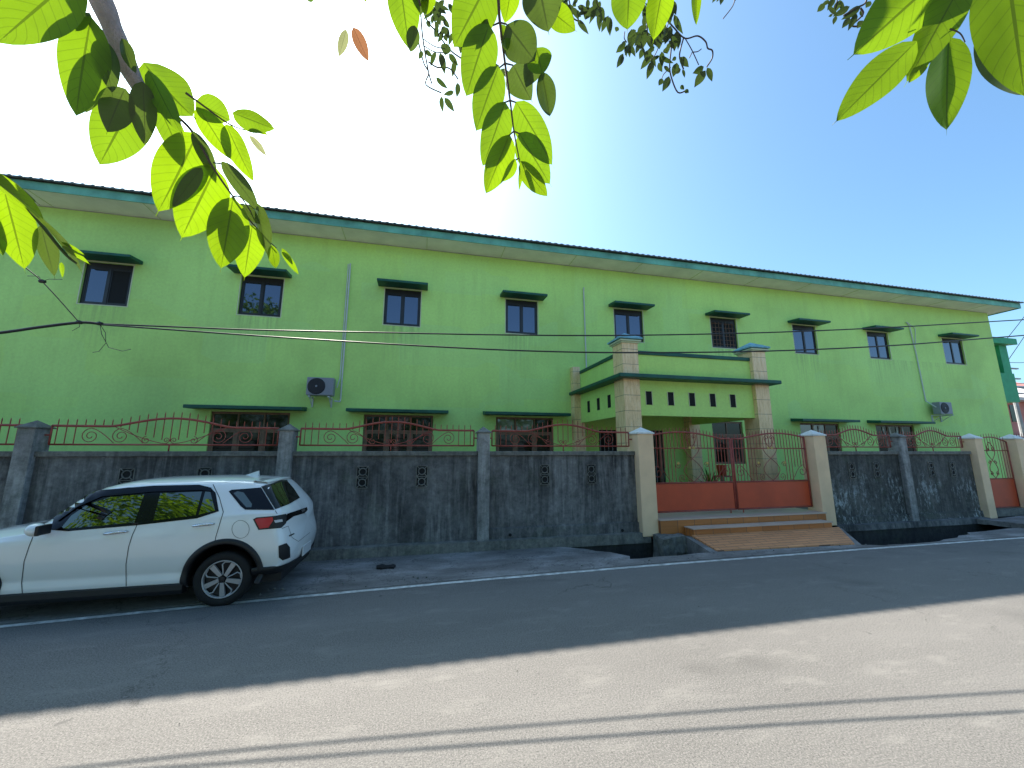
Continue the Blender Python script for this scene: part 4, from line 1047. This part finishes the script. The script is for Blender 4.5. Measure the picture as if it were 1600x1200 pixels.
decal('rear_quarter_window', [(357.5, 768), (362, 765.5), (408, 762), (429, 797), (383, 796.5), (376, 791)], M['gloss_black'], .005)
decal('quarter_glass', [(365, 771), (371, 768), (381, 770), (394, 788), (393, 793), (385, 793)], M['carglass'], .008)
decal('rear_window', [(409, 761.5), (424, 757.5), (438, 753), (449, 752.5), (459, 764), (468, 778), (451, 788), (430, 796)], M['rearglass'], .006, mirror=False)
decal('spoiler_shadow_strip', [(408, 760.5), (424, 756), (438, 751), (448, 750.5), (449, 752.5), (438, 753.5), (424, 758), (409, 762)], M['carblack'], .008, mirror=False)
decal('tail_light', [(395.5, 811.5), (401, 808.5), (430, 806), (446, 803), (450, 807), (446, 818), (439, 825), (404, 828)], M['carblack'], .006)
decal('tail_light_lens', [(398.5, 812), (402, 810), (426, 808), (427, 813), (420, 824), (406, 826)], M['red'], .010)
decal('tail_light_lens', [(428, 813), (440, 811.5), (441, 815), (430, 817)], M['clear'], .010)
decal('tailgate_strip', [(448, 803), (459, 799.5), (479, 792.5), (480, 797), (475, 802), (458, 807), (447, 815)], M['gloss_black'], .007, mirror=False)
decal('emblem', [(469, 797.5), (474, 795), (476, 798), (471, 801)], M['chrome'], .012, step=3, mirror=False)
decal('badge', [(451, 836.5), (459, 833), (459.5, 834.5), (451.5, 838.5)], M['carblack'], .006, step=3, mirror=False)
decal('bumper_vent', [(435, 853), (447, 848.5), (452.5, 855), (453, 871), (441, 875.5), (435.5, 871)], M['carblack'], .006)
vb = bmesh.new(); vb.from_mesh(FULLME)
for co, no in (((0, 0, .40), (0, 0, 1)), ((-1.93, 0, 0), (-1, 0, 0))):
    bmesh.ops.bisect_plane(vb, geom=vb.verts[:] + vb.edges[:] + vb.faces[:], plane_co=co, plane_no=no, clear_outer=True)
vb.normal_update()
nrm = {v: v.normal.copy() for v in vb.verts}
for v in vb.verts: v.co += nrm[v] * .007
bmesh.ops.solidify(vb, geom=vb.faces[:], thickness=-.012)
mb = MB(); mb.bm.free(); mb.bm = vb; mb.build('rear_bumper_lower', M['carblack'], car)
h, n, i, d = FULL.ray_cast(Vector((0, CY, .47)), Vector((-1, 0, 0)), 5)
npl = MB().box(h.x + .001, h.x + .018, CY - .33, CY + .07, .40, .525).build('number_plate', M['plate'], car, bevel=.004)
strip('door_gap', [(333, 757), (343, 778), (349, 800), (343, 820), (337, 840), (335.5, 851)], .007, M['carblack'])
strip('door_gap', [(214.5, 820), (207, 836), (201, 855), (197, 882), (197.5, 921)], .007, M['carblack'])
strip('door_gap', [(54, 833), (46, 853), (38, 877), (34, 911), (36, 936)], .007, M['carblack'])
strip('tailgate_gap', [(430, 798), (433, 803)], .006, M['carblack'])
strip('tailgate_gap', [(440, 826), (450, 822), (456, 840), (466, 846), (484, 832)], .005, M['carblack'], mirror=False)
fc = [(376 + 13.5 * math.cos(a * math.pi / 12), 827 + 14 * math.sin(a * math.pi / 12)) for a in range(25)]
strip('fuel_cap_gap', fc, .004, M['carblack'], sub=2, mirror=False)
strip('roof_rail_gap', [(150, 766), (200, 758), (250, 753.5), (300, 752), (350, 753), (400, 757)], .010, M['carwhite'], off=.012)
for hx, hy, ex, ey in ((163, 834.5, 200, 830.5), (301, 822, 335, 818.5)):
    a, n = carhit(hx, hy); b, n2 = carhit(ex, ey)
    mb = MB().tube([a + n * .003, a + n * .028 + (b - a) * .08, (a + b) / 2 + n * .034, b + n2 * .028 - (b - a) * .08, b + n2 * .003], [.010, .014, .015, .014, .010], 8)
    mb.build('door_handle', M['chrome'], car, smooth=True)
# side sill cladding, arch trims
for sgn in (-1, 1):
    mb = MB(); y = CY + sgn * .80
    mb.prism([(CY + sgn * .70, .17), (CY + sgn * .795, .17), (CY + sgn * .822, .215), (CY + sgn * .818, .275), (CY + sgn * .79, .285), (CY + sgn * .70, .28)], 'x', -4.36, -2.63); mb.build('sill_cladding', M['carblack'], car)
    for wx in (CX, -4.76):
        mb = MB(); pr = None
        for k in range(41):
            a = R(-14 + 208 * k / 40); ca, sa = math.cos(a), math.sin(a); ring = []
            for rr, dy in ((.37, -.05), (.37, .018), (.385, .026), (.425, .022), (.432, .004), (.432, -.05)):
                x, z = wx + rr * ca, .33 + rr * sa
                yy = .815
                h, n, i, d = FULL.ray_cast(Vector((x, CY + sgn * 3, z)), Vector((0, -sgn, 0)), 4)
                if h is not None: yy = abs(h.y - CY)
                ring.append(mb.bm.verts.new((x, CY + sgn * (max(yy, .74) + dy), z)))
            if pr:
                for j in range(5): mb.bm.faces.new((pr[j], pr[j + 1], ring[j + 1], ring[j]))
            pr = ring
        mb.build('wheel_arch_trim', M['carblack'], car, smooth=True)
# wheels
def wheel(wx, sgn):
    c = Vector((wx, CY + sgn * .70, .295)); t = sgn
    prof = [(.19, -.09), (.25, -.10), (.29, -.095), (.309, -.07), (.312, 0), (.309, .07), (.292, .095), (.255, .102), (.222, .094), (.214, .085), (.205, .05), (.20, -.08)]
    wh = thing('wheel', '', ''); del wh['label']; del wh['category']; wh.location = c - Vector(car.location); wh.parent = car
    ty = MB().lathe([(r, v * t) for r, v in prof], c, 'y', 56).build('tyre', M['rubber'], wh, smooth=True)
    mb = MB().lathe([(.215, .088 * t), (.209, .096 * t), (.200, .088 * t), (.198, .05 * t)], c, 'y', 56)
    rimo = mb.build('rim', M['rim'], wh, smooth=True)
    MB().lathe([(.205, .03 * t), (.06, .02 * t), (.001, .04 * t)], c, 'y', 32).build('brake_disc', M['rimdark'], wh)
    for k in range(5):
        a0 = R(58 + 72 * k); mb = MB()
        def pp_(r, a, d): return c + Vector((-t * 0 + r * math.cos(a), t * d, r * math.sin(a)))
        A_ = [(.045, a0 - .55), (.045, a0 + .35), (.198, a0 + .16), (.198, a0 - .13)]
        f = [mb.bm.verts.new(pp_(r, a, .082)) for r, a in A_]; b = [mb.bm.verts.new(pp_(r, a, .055)) for r, a in A_]
        mb.bm.faces.new(f); mb.bm.faces.new(b[::-1])
        for i in range(4): mb.bm.faces.new((f[i], b[i], b[(i + 1) % 4], f[(i + 1) % 4]))
        mb.tube([pp_(.05, a0 + .55, .078), pp_(.11, a0 + .62, .08), pp_(.165, a0 + .66, .08), pp_(.192, a0 + .52, .08), pp_(.198, a0 + .25, .08)], [.006, .007, .008, .008, .008], 6)
        mb.build('spoke', M['rim'], wh)
    MB().lathe([(.001, .092 * t), (.028, .09 * t), (.034, .06 * t)], c, 'y', 20).build('hub_cap', M['rimdark'], wh)
for wx in (CX, -4.76):
    for sgn in (-1, 1): wheel(wx, sgn)
# mirror
for sgn in (-1, 1):
    mb = MB(); bmesh.ops.create_uvsphere(mb.bm, u_segments=20, v_segments=12, radius=1)
    for v in mb.bm.verts: v.co = Vector((v.co.x * .075 - .012 * v.co.z, v.co.y * .105, v.co.z * .07))
    pc_ = Vector((-4.045, CY + sgn * .895, .955)); bmesh.ops.translate(mb.bm, verts=mb.bm.verts[:], vec=pc_)
    o = mb.build('wing_mirror', M['carwhite'], car, smooth=True)
    MB().box(pc_.x + .045, pc_.x + .078, pc_.y - .085, pc_.y + .085, pc_.z - .055, pc_.z + .05).build('mirror_glass', M['carblack'], o, bevel=.01)
    MB().tube([(pc_.x, CY + sgn * .75, .93), (pc_.x, CY + sgn * .86, .915)], .025, 8).build('mirror_arm', M['carblack'], o)
# windscreen and cowl, shark fin, spoiler
def top_decal(name, pts, mat, off=.005):
    mb = MB(); bm = mb.bm; f = bm.faces.new([bm.verts.new((x, y, 0)) for x, y in pts]); bmesh.ops.triangulate(bm, faces=[f])
    for ax, rg in (((1, 0, 0), [-4.4 + .06 * i for i in range(20)]), ((0, 1, 0), [CY - .8 + .08 * i for i in range(21)])):
        for t in rg: bmesh.ops.bisect_plane(bm, geom=bm.verts[:] + bm.edges[:] + bm.faces[:], plane_co=(t if ax[0] else 0, t if ax[1] else 0, 0), plane_no=ax)
    for v in bm.verts:
        h, n, i, d = FULL.ray_cast(Vector((v.co.x, v.co.y, 4)), Vector((0, 0, -1)), 5); v.co = h + n * off
    return mb.build(name, mat, car, smooth=True)
top_decal('windscreen', [(-4.14, CY - .58), (-3.86, CY - .50), (-3.80, CY), (-3.86, CY + .50), (-4.14, CY + .58), (-4.19, CY)], M['carglass'])
top_decal('cowl', [(-4.32, CY - .60), (-4.17, CY - .64), (-4.22, CY), (-4.17, CY + .64), (-4.32, CY + .60), (-4.30, CY)], M['carblack'])
mb = MB()
v = [mb.bm.verts.new(p) for p in ((-2.42, CY - .005, 1.462), (-2.42, CY + .005, 1.462), (-2.24, CY + .028, 1.455), (-2.24, CY - .028, 1.455), (-2.245, CY - .006, 1.525), (-2.245, CY + .006, 1.525))]
for f in ((0, 3, 4), (1, 5, 2), (0, 4, 5, 1), (3, 2, 5, 4)): mb.bm.faces.new([v[i] for i in f])
mb.build('shark_fin', M['carwhite'], car)
sp = MB(); n = 12; pr = None
for i in range(n + 1):
    y = -.50 + i / n; k = (abs(y) / .5) ** 2.5
    ring = [(-2.10 - .03 * k, CY + y, 1.437 - .02 * k), (-1.90 - .06 * k, CY + y, 1.422 - .025 * k), (-1.895 - .06 * k, CY + y, 1.402 - .025 * k), (-2.03 - .03 * k, CY + y, 1.365 - .02 * k)]
    ring = [sp.bm.verts.new(p) for p in ring]
    if pr:
        for j in range(4): sp.bm.faces.new((pr[j], pr[(j + 1) % 4], ring[(j + 1) % 4], ring[j]))
    pr = ring
sp.build('roof_spoiler', M['carwhite'], car, smooth=True)
MB().box(-4.0, -1.64, CY - .66, CY + .66, .20, .32).build('underbody', M['carblack'], car)

# ---------------------------------------------------------------- branches in the foreground
def leafmesh(mb, b, t, wd, d0, d1=None, roll=0., fold=.18, curl=.10, nu=16, nv=6, shape=.8):
    """one leaf blade between two points of the picture, at distances d0..d1 from the viewer"""
    d1 = d1 or d0; B = atD(*b, d0); T = atD(*t, d1); L = T - B; ln = L.length; u = L / ln
    view = (B + T).normalized() if False else ((B + T) / 2 - CAM).normalized()
    s = u.cross(view).normalized(); s = (Matrix.Rotation(roll, 3, u) @ s).normalized(); nn = s.cross(u).normalized()
    C0 = (B + T) / 2; e = .004; pa = pix(C0 - s * e); pb = pix(C0 + s * e); ppu = math.hypot(pa[0] - pb[0], pa[1] - pb[1]) / (2 * e)
    W = min(wd / 2 / ppu, wd / FPX * d0 * 1.3) * 1.04
    uvl = mb.bm.loops.layers.uv.verify(); G = []
    for i in range(nu + 1):
        a = i / nu
        am = min(1., a / .93)
        wv = max(0., math.sin(math.pi * am ** shape)) ** .70 if am < 1 else 0.
        if a > .80: wv = min(wv, .62 * max(0., 1 - (a - .80) / .13) ** .9 + .05)
        wv = max(wv, .035 * (1.05 - a) / .3 if a > .75 else .03)
        row = []
        for j in range(nv + 1):
            v = -1 + 2 * j / nv
            wav = .02 * math.sin(a * 11 + v * 2 + b[0]) * abs(v)
            p = B + L * a + s * (v * W * wv) + nn * (abs(v) * W * wv * fold + curl * ln * math.sin(math.pi * a) * .6 + wav * W * 2)
            row.append((mb.bm.verts.new(p), (a, .5 + v / 2)))
        G.append(row)
    for i in range(nu):
        for j in range(nv):
            q = (G[i][j], G[i + 1][j], G[i + 1][j + 1], G[i][j + 1]); f = mb.bm.faces.new([x[0] for x in q]); f.smooth = True
            for lp, x in zip(f.loops, q): lp[uvl].uv = x[1]
def leafobj(parent, mat, *a, **k):
    mb = MB(); leafmesh(mb, *a, **k); o = mb.build('leaf', M[mat], parent); return o
def branch(name, label, loc, stems, leaves, group=None):
    t = thing(name, label, 'branch', loc, group)
    for pts, rad, mat in stems:
        P = [atD(x, y, d) for x, y, d in pts]; sp = smooth_path(P, 5); n = len(sp) - 1
        rr = [rad[0] + (rad[1] - rad[0]) * i / n for i in range(n + 1)]
        if rad[0] > .006: rr = [r * (1 + .14 * noise.noise(p * 60)) for r, p in zip(rr, sp)]
        MB().tube(sp, rr, 8).build('stem', M[mat], t, smooth=True)
    rnd = random.Random(len(leaves))
    for lf in leaves:
        b, tp, wd, d = lf[:4]; mat = lf[4] if len(lf) > 4 else 'leaf'; roll = lf[5] if len(lf) > 5 else rnd.uniform(-.35, .35)
        leafobj(t, mat, b, tp, wd, d, d + rnd.uniform(-.03, .03), roll, fold=rnd.uniform(.12, .42), curl=rnd.uniform(-.07, .12))
    return t
D_ = .62
branch('leafy_branch', 'thick grey-brown branch with large broad leaves hanging at the upper left', atD(150, -60, D_),
  [([(120, -90, .66), (150, -20, .64), (176, 45, .62), (200, 105, .61), (222, 145, .60)], (.0108, .0068), 'bark'),
   ([(218, 135, .60), (262, 170, .60), (300, 205, .60), (333, 262, .60), (364, 307, .60), (395, 350, .60), (432, 388, .60)], (.0017, .0006), 'twig'),
   ([(290, 145, .60), (308, 158, .60), (355, 192, .605), (384, 204, .61)], (.0012, .0006), 'twig'),
   ([(333, 254, .60), (346, 256, .60)], (.0009, .0008), 'twig'), ([(364, 307, .60), (378, 310, .60), (400, 345, .6)], (.001, .0006), 'twig')],
  [((122, -42), (-12, 74), 128, .58, 'leaf', .1), ((142, 26), (118, 190), 90, .59, 'leaf', .2), ((160, 60), (176, 150), 40, .60, 'leaf_d', .2), ((172, 78), (132, 182), 44, .635, 'leaf_d', .3),
   ((212, 150), (152, 264), 98, .63, 'leaf', .1), ((195, 138), (166, 210), 62, .59, 'leaf_d', .2), ((223, 128), (227, 233), 44, .585, 'leaf_d', -.3),
   ((224, 98), (306, 186), 76, .62, 'leaf', -.5), ((232, 110), (286, 214), 34, .60, 'leaf', -.3), ((245, 160), (290, 262), 40, .62, 'leaf', .2), ((308, 208), (243, 338), 90, .61, 'leaf_y', .15),
   ((302, 205), (341, 287), 24, .59, 'leaf_d', .2), ((315, 262), (266, 328), 28, .585, 'leaf_d', .1), ((337, 262), (281, 378), 88, .605, 'leaf_y', .1),
   ((306, 158), (363, 190), 40, .60, 'leaf', .5), ((363, 176), (433, 203), 32, .61, 'leaf', -.5), ((308, 167), (363, 254), 37, .605, 'leaf_y', .2),
   ((353, 194), (399, 289), 32, .61, 'leaf_y', -.2), ((346, 252), (408, 335), 24, .60, 'leaf_d', .4), ((402, 318), (420, 405), 22, .60, 'leaf_d', .9),
   ((364, 308), (344, 426), 68, .595, 'leaf_y', .1), ((362, 318), (368, 395), 40, .615, 'leaf_d', .1), ((394, 352), (381, 439), 50, .59, 'leaf_y', 0),
   ((424, 383), (431, 421), 18, .59, 'leaf_y', .1), ((440, 392), (468, 431), 10, .59, 'leaf_y', .3), ((440, 388), (458, 415), 7, .6, 'leaf_y', .3),
   ((378, 320), (408, 352), 16, .61, 'leaf_d', .4), ((388, 202), (421, 212), 9, .61, 'leaf_y', .9), ((390, 212), (418, 246), 10, .62, 'leaf_pale', .4), ((140, 20), (118, 50), 22, .6, 'leaf_d', .3), ((190, 60), (214, 118), 20, .6, 'leaf_d', .5)])
branch('leafy_branch', 'low sprig of bright yellow-green leaves poking in at the left edge under the eave', atD(-60, 250, .5),
  [([(-120, 215, .5), (-40, 262, .5), (20, 300, .5), (60, 345, .5), (100, 395, .5), (120, 412, .5)], (.0022, .0008), 'leaf_d')],
  [((6, 296), (40, 428), 74, .5, 'leaf_y', .1), ((-40, 262), (74, 348), 22, .485, 'leaf_y', .8), ((-30, 258), (62, 320), 14, .48, 'leaf_d', 1.0), ((-20, 310), (6, 405), 34, .51, 'leaf', .1),
   ((44, 326), (131, 432), 20, .48, 'leaf_d', 1.15), ((64, 352), (86, 436), 34, .505, 'leaf_d', .4), ((96, 384), (142, 414), 10, .49, 'leaf_y', .5), ((96, 378), (134, 400), 7, .49, 'leaf_y', .5), ((96, 410), (98, 436), 8, .5, 'leaf_y', 0), ((-60, 300), (-8, 350), 50, .52, 'leaf', .2)])
branch('leafy_branch', 'hanging sprig with paired bright green leaves at the top centre', atD(775, -60, .6),
  [([(770, -80, .6), (778, -10, .6), (781, 35, .6), (789, 99, .6), (797, 157, .6), (803, 205, .6), (811, 247, .6), (815, 262, .6)], (.0019, .0006), 'twig')] +
  [([(a, b, .6), (c, d, .6)], (.001, .0008), 'twig') for a, b, c, d in ((781, 35, 770, 40), (781, 35, 792, 38), (797, 157, 789, 160), (797, 157, 806, 160), (803, 205, 796, 211), (803, 205, 812, 209), (789, 99, 780, 106), (789, 99, 802, 102), (811, 247, 806, 250), (782, -10, 770, -16))],
  [((764, 38), (727, 156), 58, .60, 'leaf', .2), ((779, 104), (742, 210), 50, .60, 'leaf', .25), ((789, 159), (752, 265), 46, .60, 'leaf', .2), ((796, 210), (757, 308), 41, .60, 'leaf_y', .2), ((806, 249), (771, 287), 26, .60, 'leaf_y', .2),
   ((806, 159), (866, 263), 50, .60, 'leaf', -.3), ((811, 208), (862, 292), 46, .60, 'leaf', -.2), ((813, 252), (858, 310), 29, .595, 'leaf_y', -.3), ((815, 262), (811, 300), 7, .60, 'leaf_y', 0), ((817, 262), (822, 285), 5, .60, 'leaf_d', 0),
   ((792, 38), (838, 98), 62, .595, 'leaf_d', -.1), ((802, 102), (832, 160), 48, .60, 'leaf_d', -.2), ((783, 38), (793, 82), 19, .605, 'leaf', .4), ((838, 75), (848, 118), 41, .59, 'leaf', .1), ((846, 112), (860, 186), 31, .61, 'leaf_d', .2), ((835, 80), (818, 140), 36, .615, 'leaf_d', .2),
   ((768, -38), (706, 80), 79, .60, 'leaf', .1), ((762, 30), (738, 80), 19, .61, 'leaf_d', .3), ((838, -40), (858, 55), 65, .58, 'leaf_d', .1), ((800, -30), (788, 40), 31, .62, 'leaf_y', .2), ((854, 12), (902, 50), 43, .61, 'leaf_y', .1), ((786, 140), (764, 165), 17, .62, 'leaf_d', .2)])
branch('leafy_branch', 'three broad leaves hanging from the top edge left of the centre sprig', atD(640, -60, .58),
  [([(600, -90, .6), (632, -40, .58), (650, -15, .58), (657, 10, .58)], (.002, .0009), 'twig')],
  [((622, -46), (640, 84), 48, .58, 'leaf', .1), ((652, -30), (657, 28), 34, .57, 'leaf_d', .1), ((676, -30), (662, 26), 24, .60, 'leaf_y', .1), ((560, -40), (572, 6), 20, .62, 'leaf', .2), ((648, 40), (641, 84), 22, .585, 'leaf_d', .1)])
branch('leafy_branch', 'two bright leaves and a narrow yellow one hanging from the top edge right of centre', atD(1000, -60, .6),
  [([(960, -100, .6), (1000, -60, .6), (1040, -50, .6), (1088, -35, .6)], (.002, .0009), 'twig')],
  [((984, -46), (980, 52), 56, .6, 'leaf', .05), ((1038, -34), (1020, 68), 40, .6, 'leaf_y', .15), ((1088, -35), (1088, 44), 17, .62, 'leaf_y', .1)])
branch('leafy_branch', 'spray of large pointed leaves at the upper right corner', atD(1500, -60, .47),
  [([(1560, -90, .48), (1510, -10, .47), (1488, 30, .50), (1481, 62, .53)], (.0014, .0008), 'twig'), ([(1484, 45, .47), (1500, 52, .47), (1508, 66, .47)], (.0005, .0003), 'twig'), ([(1405, 50, .47), (1425, 46, .47)], (.0005, .0003), 'twig')],
  [((1500, -66), (1324, 94), 84, .47, 'leaf', -.15), ((1432, 64), (1300, 196), 54, .47, 'leaf', -.2), ((1510, -40), (1412, 137), 62, .455, 'leaf', .1), ((1470, -60), (1440, 60), 60, .48, 'leaf_d', .1), ((1482, 58), (1479, 212), 76, .53, 'leaf', .1), ((1568, -90), (1603, 165), 150, .56, 'leaf', -.1), ((1450, 90), (1418, 132), 18, .48, 'leaf_y', .1),
   ((1535, 40), (1606, 156), 90, .60, 'leaf_d', .1)])
branch('dry_twig', 'thin twig with two dry brown leaves against the white sky', atD(500, -40, .8),
  [([(500, -40, .8), (520, 5, .8), (543, 35, .8), (552, 46, .8)], (.0008, .0005), 'twig')],
  [((541, 46), (529, 91), 17, .8, 'leaf_pale', .1), ((552, 43), (577, 99), 19, .8, 'leaf_brown', .1), ((480, -14), (488, 5), 12, .8, 'leaf', .1)])
def smallspray(label, loc, ox, oy, k, twigs, leaves, extra, dist, seed):
    t = thing('small_leaved_branch', label, 'branch', loc)
    for tw in twigs:
        P = [atD(ox + x / k, oy + y / k, dist) for x, y in tw]; MB().tube(smooth_path(P, 5), .0030 if len(tw) > 3 else .002, 5).build('twig', M['twig'], t, smooth=True)
    mb = MB(); rnd = random.Random(seed)
    for l in leaves:
        x0, y0, x1, y1, wd = l[:5]
        leafmesh(mb, (ox + x0 / k, oy + y0 / k), (ox + x1 / k, oy + y1 / k), wd / k * 1.2, dist + rnd.uniform(-.1, .1), None, rnd.uniform(-.5, .5), .2, .1, 6, 4)
    for x, y, s in extra:
        for i in range(s):
            a = rnd.uniform(.3, 2.8); L = rnd.uniform(14, 24); x0 = x + rnd.uniform(-13, 13); y0 = y + rnd.uniform(-12, 12)
            leafmesh(mb, (x0, y0), (x0 + L * math.cos(a), y0 + L * math.sin(a)), rnd.uniform(6, 10), dist + rnd.uniform(-.2, .2), None, rnd.uniform(-.6, .6), .2, .1, 6, 4)
    mb.build('foliage', M['leaf_small'], t)
smallspray('drooping twigs with small dark leaves left of the centre sprig', atD(660, -40, 2.1), 620, 0, 5.714,
  [[(215, -100), (215, 150), (240, 400), (285, 650), (315, 750)], [(180, -60), (270, 180), (350, 280), (470, 440), (575, 520)], [(240, 350), (330, 410), (400, 430)], [(190, 360), (240, 560), (285, 650), (260, 755), (400, 830)], [(245, 410), (330, 460), (420, 470)], [(280, 550), (360, 600), (470, 610), (550, 710)]],
  [(230, 455, 195, 530, 38), (250, 450, 320, 510, 38), (350, 462, 300, 600, 38), (385, 470, 428, 665, 48), (450, 390, 430, 495, 80), (465, 480, 550, 590, 45), (520, 540, 495, 690, 40), (350, 690, 460, 795, 38), (545, 738, 535, 872, 40), (510, 818, 415, 845, 40), (400, 860, 412, 1005, 34), (425, 872, 515, 1000, 45), (330, 10, 445, 125, 55), (380, 150, 448, 182, 42), (335, 60, 390, 235, 55), (370, 290, 350, 330, 40), (425, 310, 448, 372, 34), (270, 180, 292, 252, 34), (415, 260, 425, 292, 30), (930, 615, 1040, 700, 48), (830, 575, 920, 590, 34), (330, 130, 310, 220, 30), (850, -20, 850, 110, 34), (925, -20, 932, 90, 34), (975, -30, 990, 20, 30), (915, 700, 910, 810, 24)],
  [(690, 8, 7), (680, 30, 4), (700, 45, 4), (712, 60, 4)], 2.1, 3)
smallspray('tangle of drooping twigs with many small leaves right of the centre sprig', atD(1000, -40, 2.3), 880, 0, 5.714,
  [[(940, -80), (930, 150), (1000, 260), (1090, 342), (1200, 320), (1270, 370), (1290, 430), (1330, 450), (1330, 520), (1280, 600)], [(1090, 345), (1150, 450), (1210, 580)], [(965, 250), (965, 420), (950, 580), (965, 690), (1025, 825), (1110, 800)], [(1075, 340), (1045, 450), (1040, 520), (1075, 620)], [(300, -60), (300, 30), (340, 90)], [(40, -50), (70, 80), (90, 160), (140, 190)], [(760, -60), (750, 200), (760, 340), (830, 400)], [(550, 280), (545, 340), (570, 380)], [(1150, 465), (1200, 460), (1235, 435)], [(1150, 470), (1125, 520)], [(1540, -30), (1510, 60), (1425, 170)], [(960, 160), (830, 470), (780, 540)], [(960, 600), (900, 660), (880, 700)]],
  [(290, 58, 195, 180, 48), (310, 60, 232, 215, 36), (325, 90, 325, 285, 44), (330, 60, 370, 170, 36), (405, 140, 340, 292, 42), (415, 150, 418, 322, 46), (90, 20, 115, 60, 34), (40, 20, 0, 85, 40), (95, 110, 160, 150, 54), (50, 150, 80, 215, 60), (125, 175, 228, 308, 44), (60, 100, 70, 130, 34), (490, 240, 470, 285, 34), (610, 260, 610, 440, 70), (555, 400, 470, 472, 50), (565, 400, 565, 510, 28), (590, 400, 645, 510, 36), (590, 420, 595, 515, 26), (700, 300, 710, 440, 76), (660, 290, 760, 230, 54), (760, 50, 720, 190, 60), (720, 430, 680, 530, 40), (765, 440, 745, 560, 56), (790, 500, 690, 622, 48), (800, 540, 745, 710, 48), (850, 330, 860, 440, 60), (880, 460, 885, 600, 44), (850, 560, 885, 645, 40), (920, 420, 930, 480, 56), (890, 220, 900, 310, 50), (960, 230, 905, 400, 54), (1010, 280, 990, 462, 54), (990, 130, 1070, 305, 50), (975, 30, 995, 110, 36), (1015, 560, 980, 690, 52), (1050, 620, 985, 650, 44), (1045, 510, 1122, 600, 60), (1010, 510, 970, 540, 30), (1065, 620, 1085, 695, 24), (1255, 595, 1155, 655, 52), (1270, 630, 1170, 782, 60), (1285, 605, 1330, 730, 50), (945, 680, 885, 818, 50), (885, 700, 852, 765, 38), (1050, 760, 1080, 800, 34), (1090, 800, 1122, 828, 36), (900, 590, 950, 650, 30)],
  [(1010, 12, 12), (1045, 12, 10), (1030, 40, 12), (1005, 55, 9), (925, 5, 8), (890, 4, 7), (985, 75, 7), (1125, -4, 4), (1050, 60, 6), (1025, 85, 5)], 2.3, 4)
smallspray('small dark leafy twig tips at the top right, behind the large leaves', atD(1330, -40, 2.3), 1270, 0, 4.848,
  [[(420, -80), (400, 20), (330, 60), (230, 120)], [(200, -60), (170, 60), (150, 110)], [(360, 60), (380, 110), (300, 190), (340, 200)]],
  [(160, -20, 110, 80, 36), (210, 0, 160, 100, 40), (280, 50, 150, 125, 44), (365, 45, 215, 150, 46), (330, 100, 265, 235, 40), (280, 130, 220, 215, 36), (380, 155, 335, 215, 40), (360, 80, 380, 130, 30), (175, 120, 155, 188, 28), (440, 10, 400, 60, 34), (150, 110, 118, 125, 18)],
  [(1300, 0, 4)], 2.3, 6)
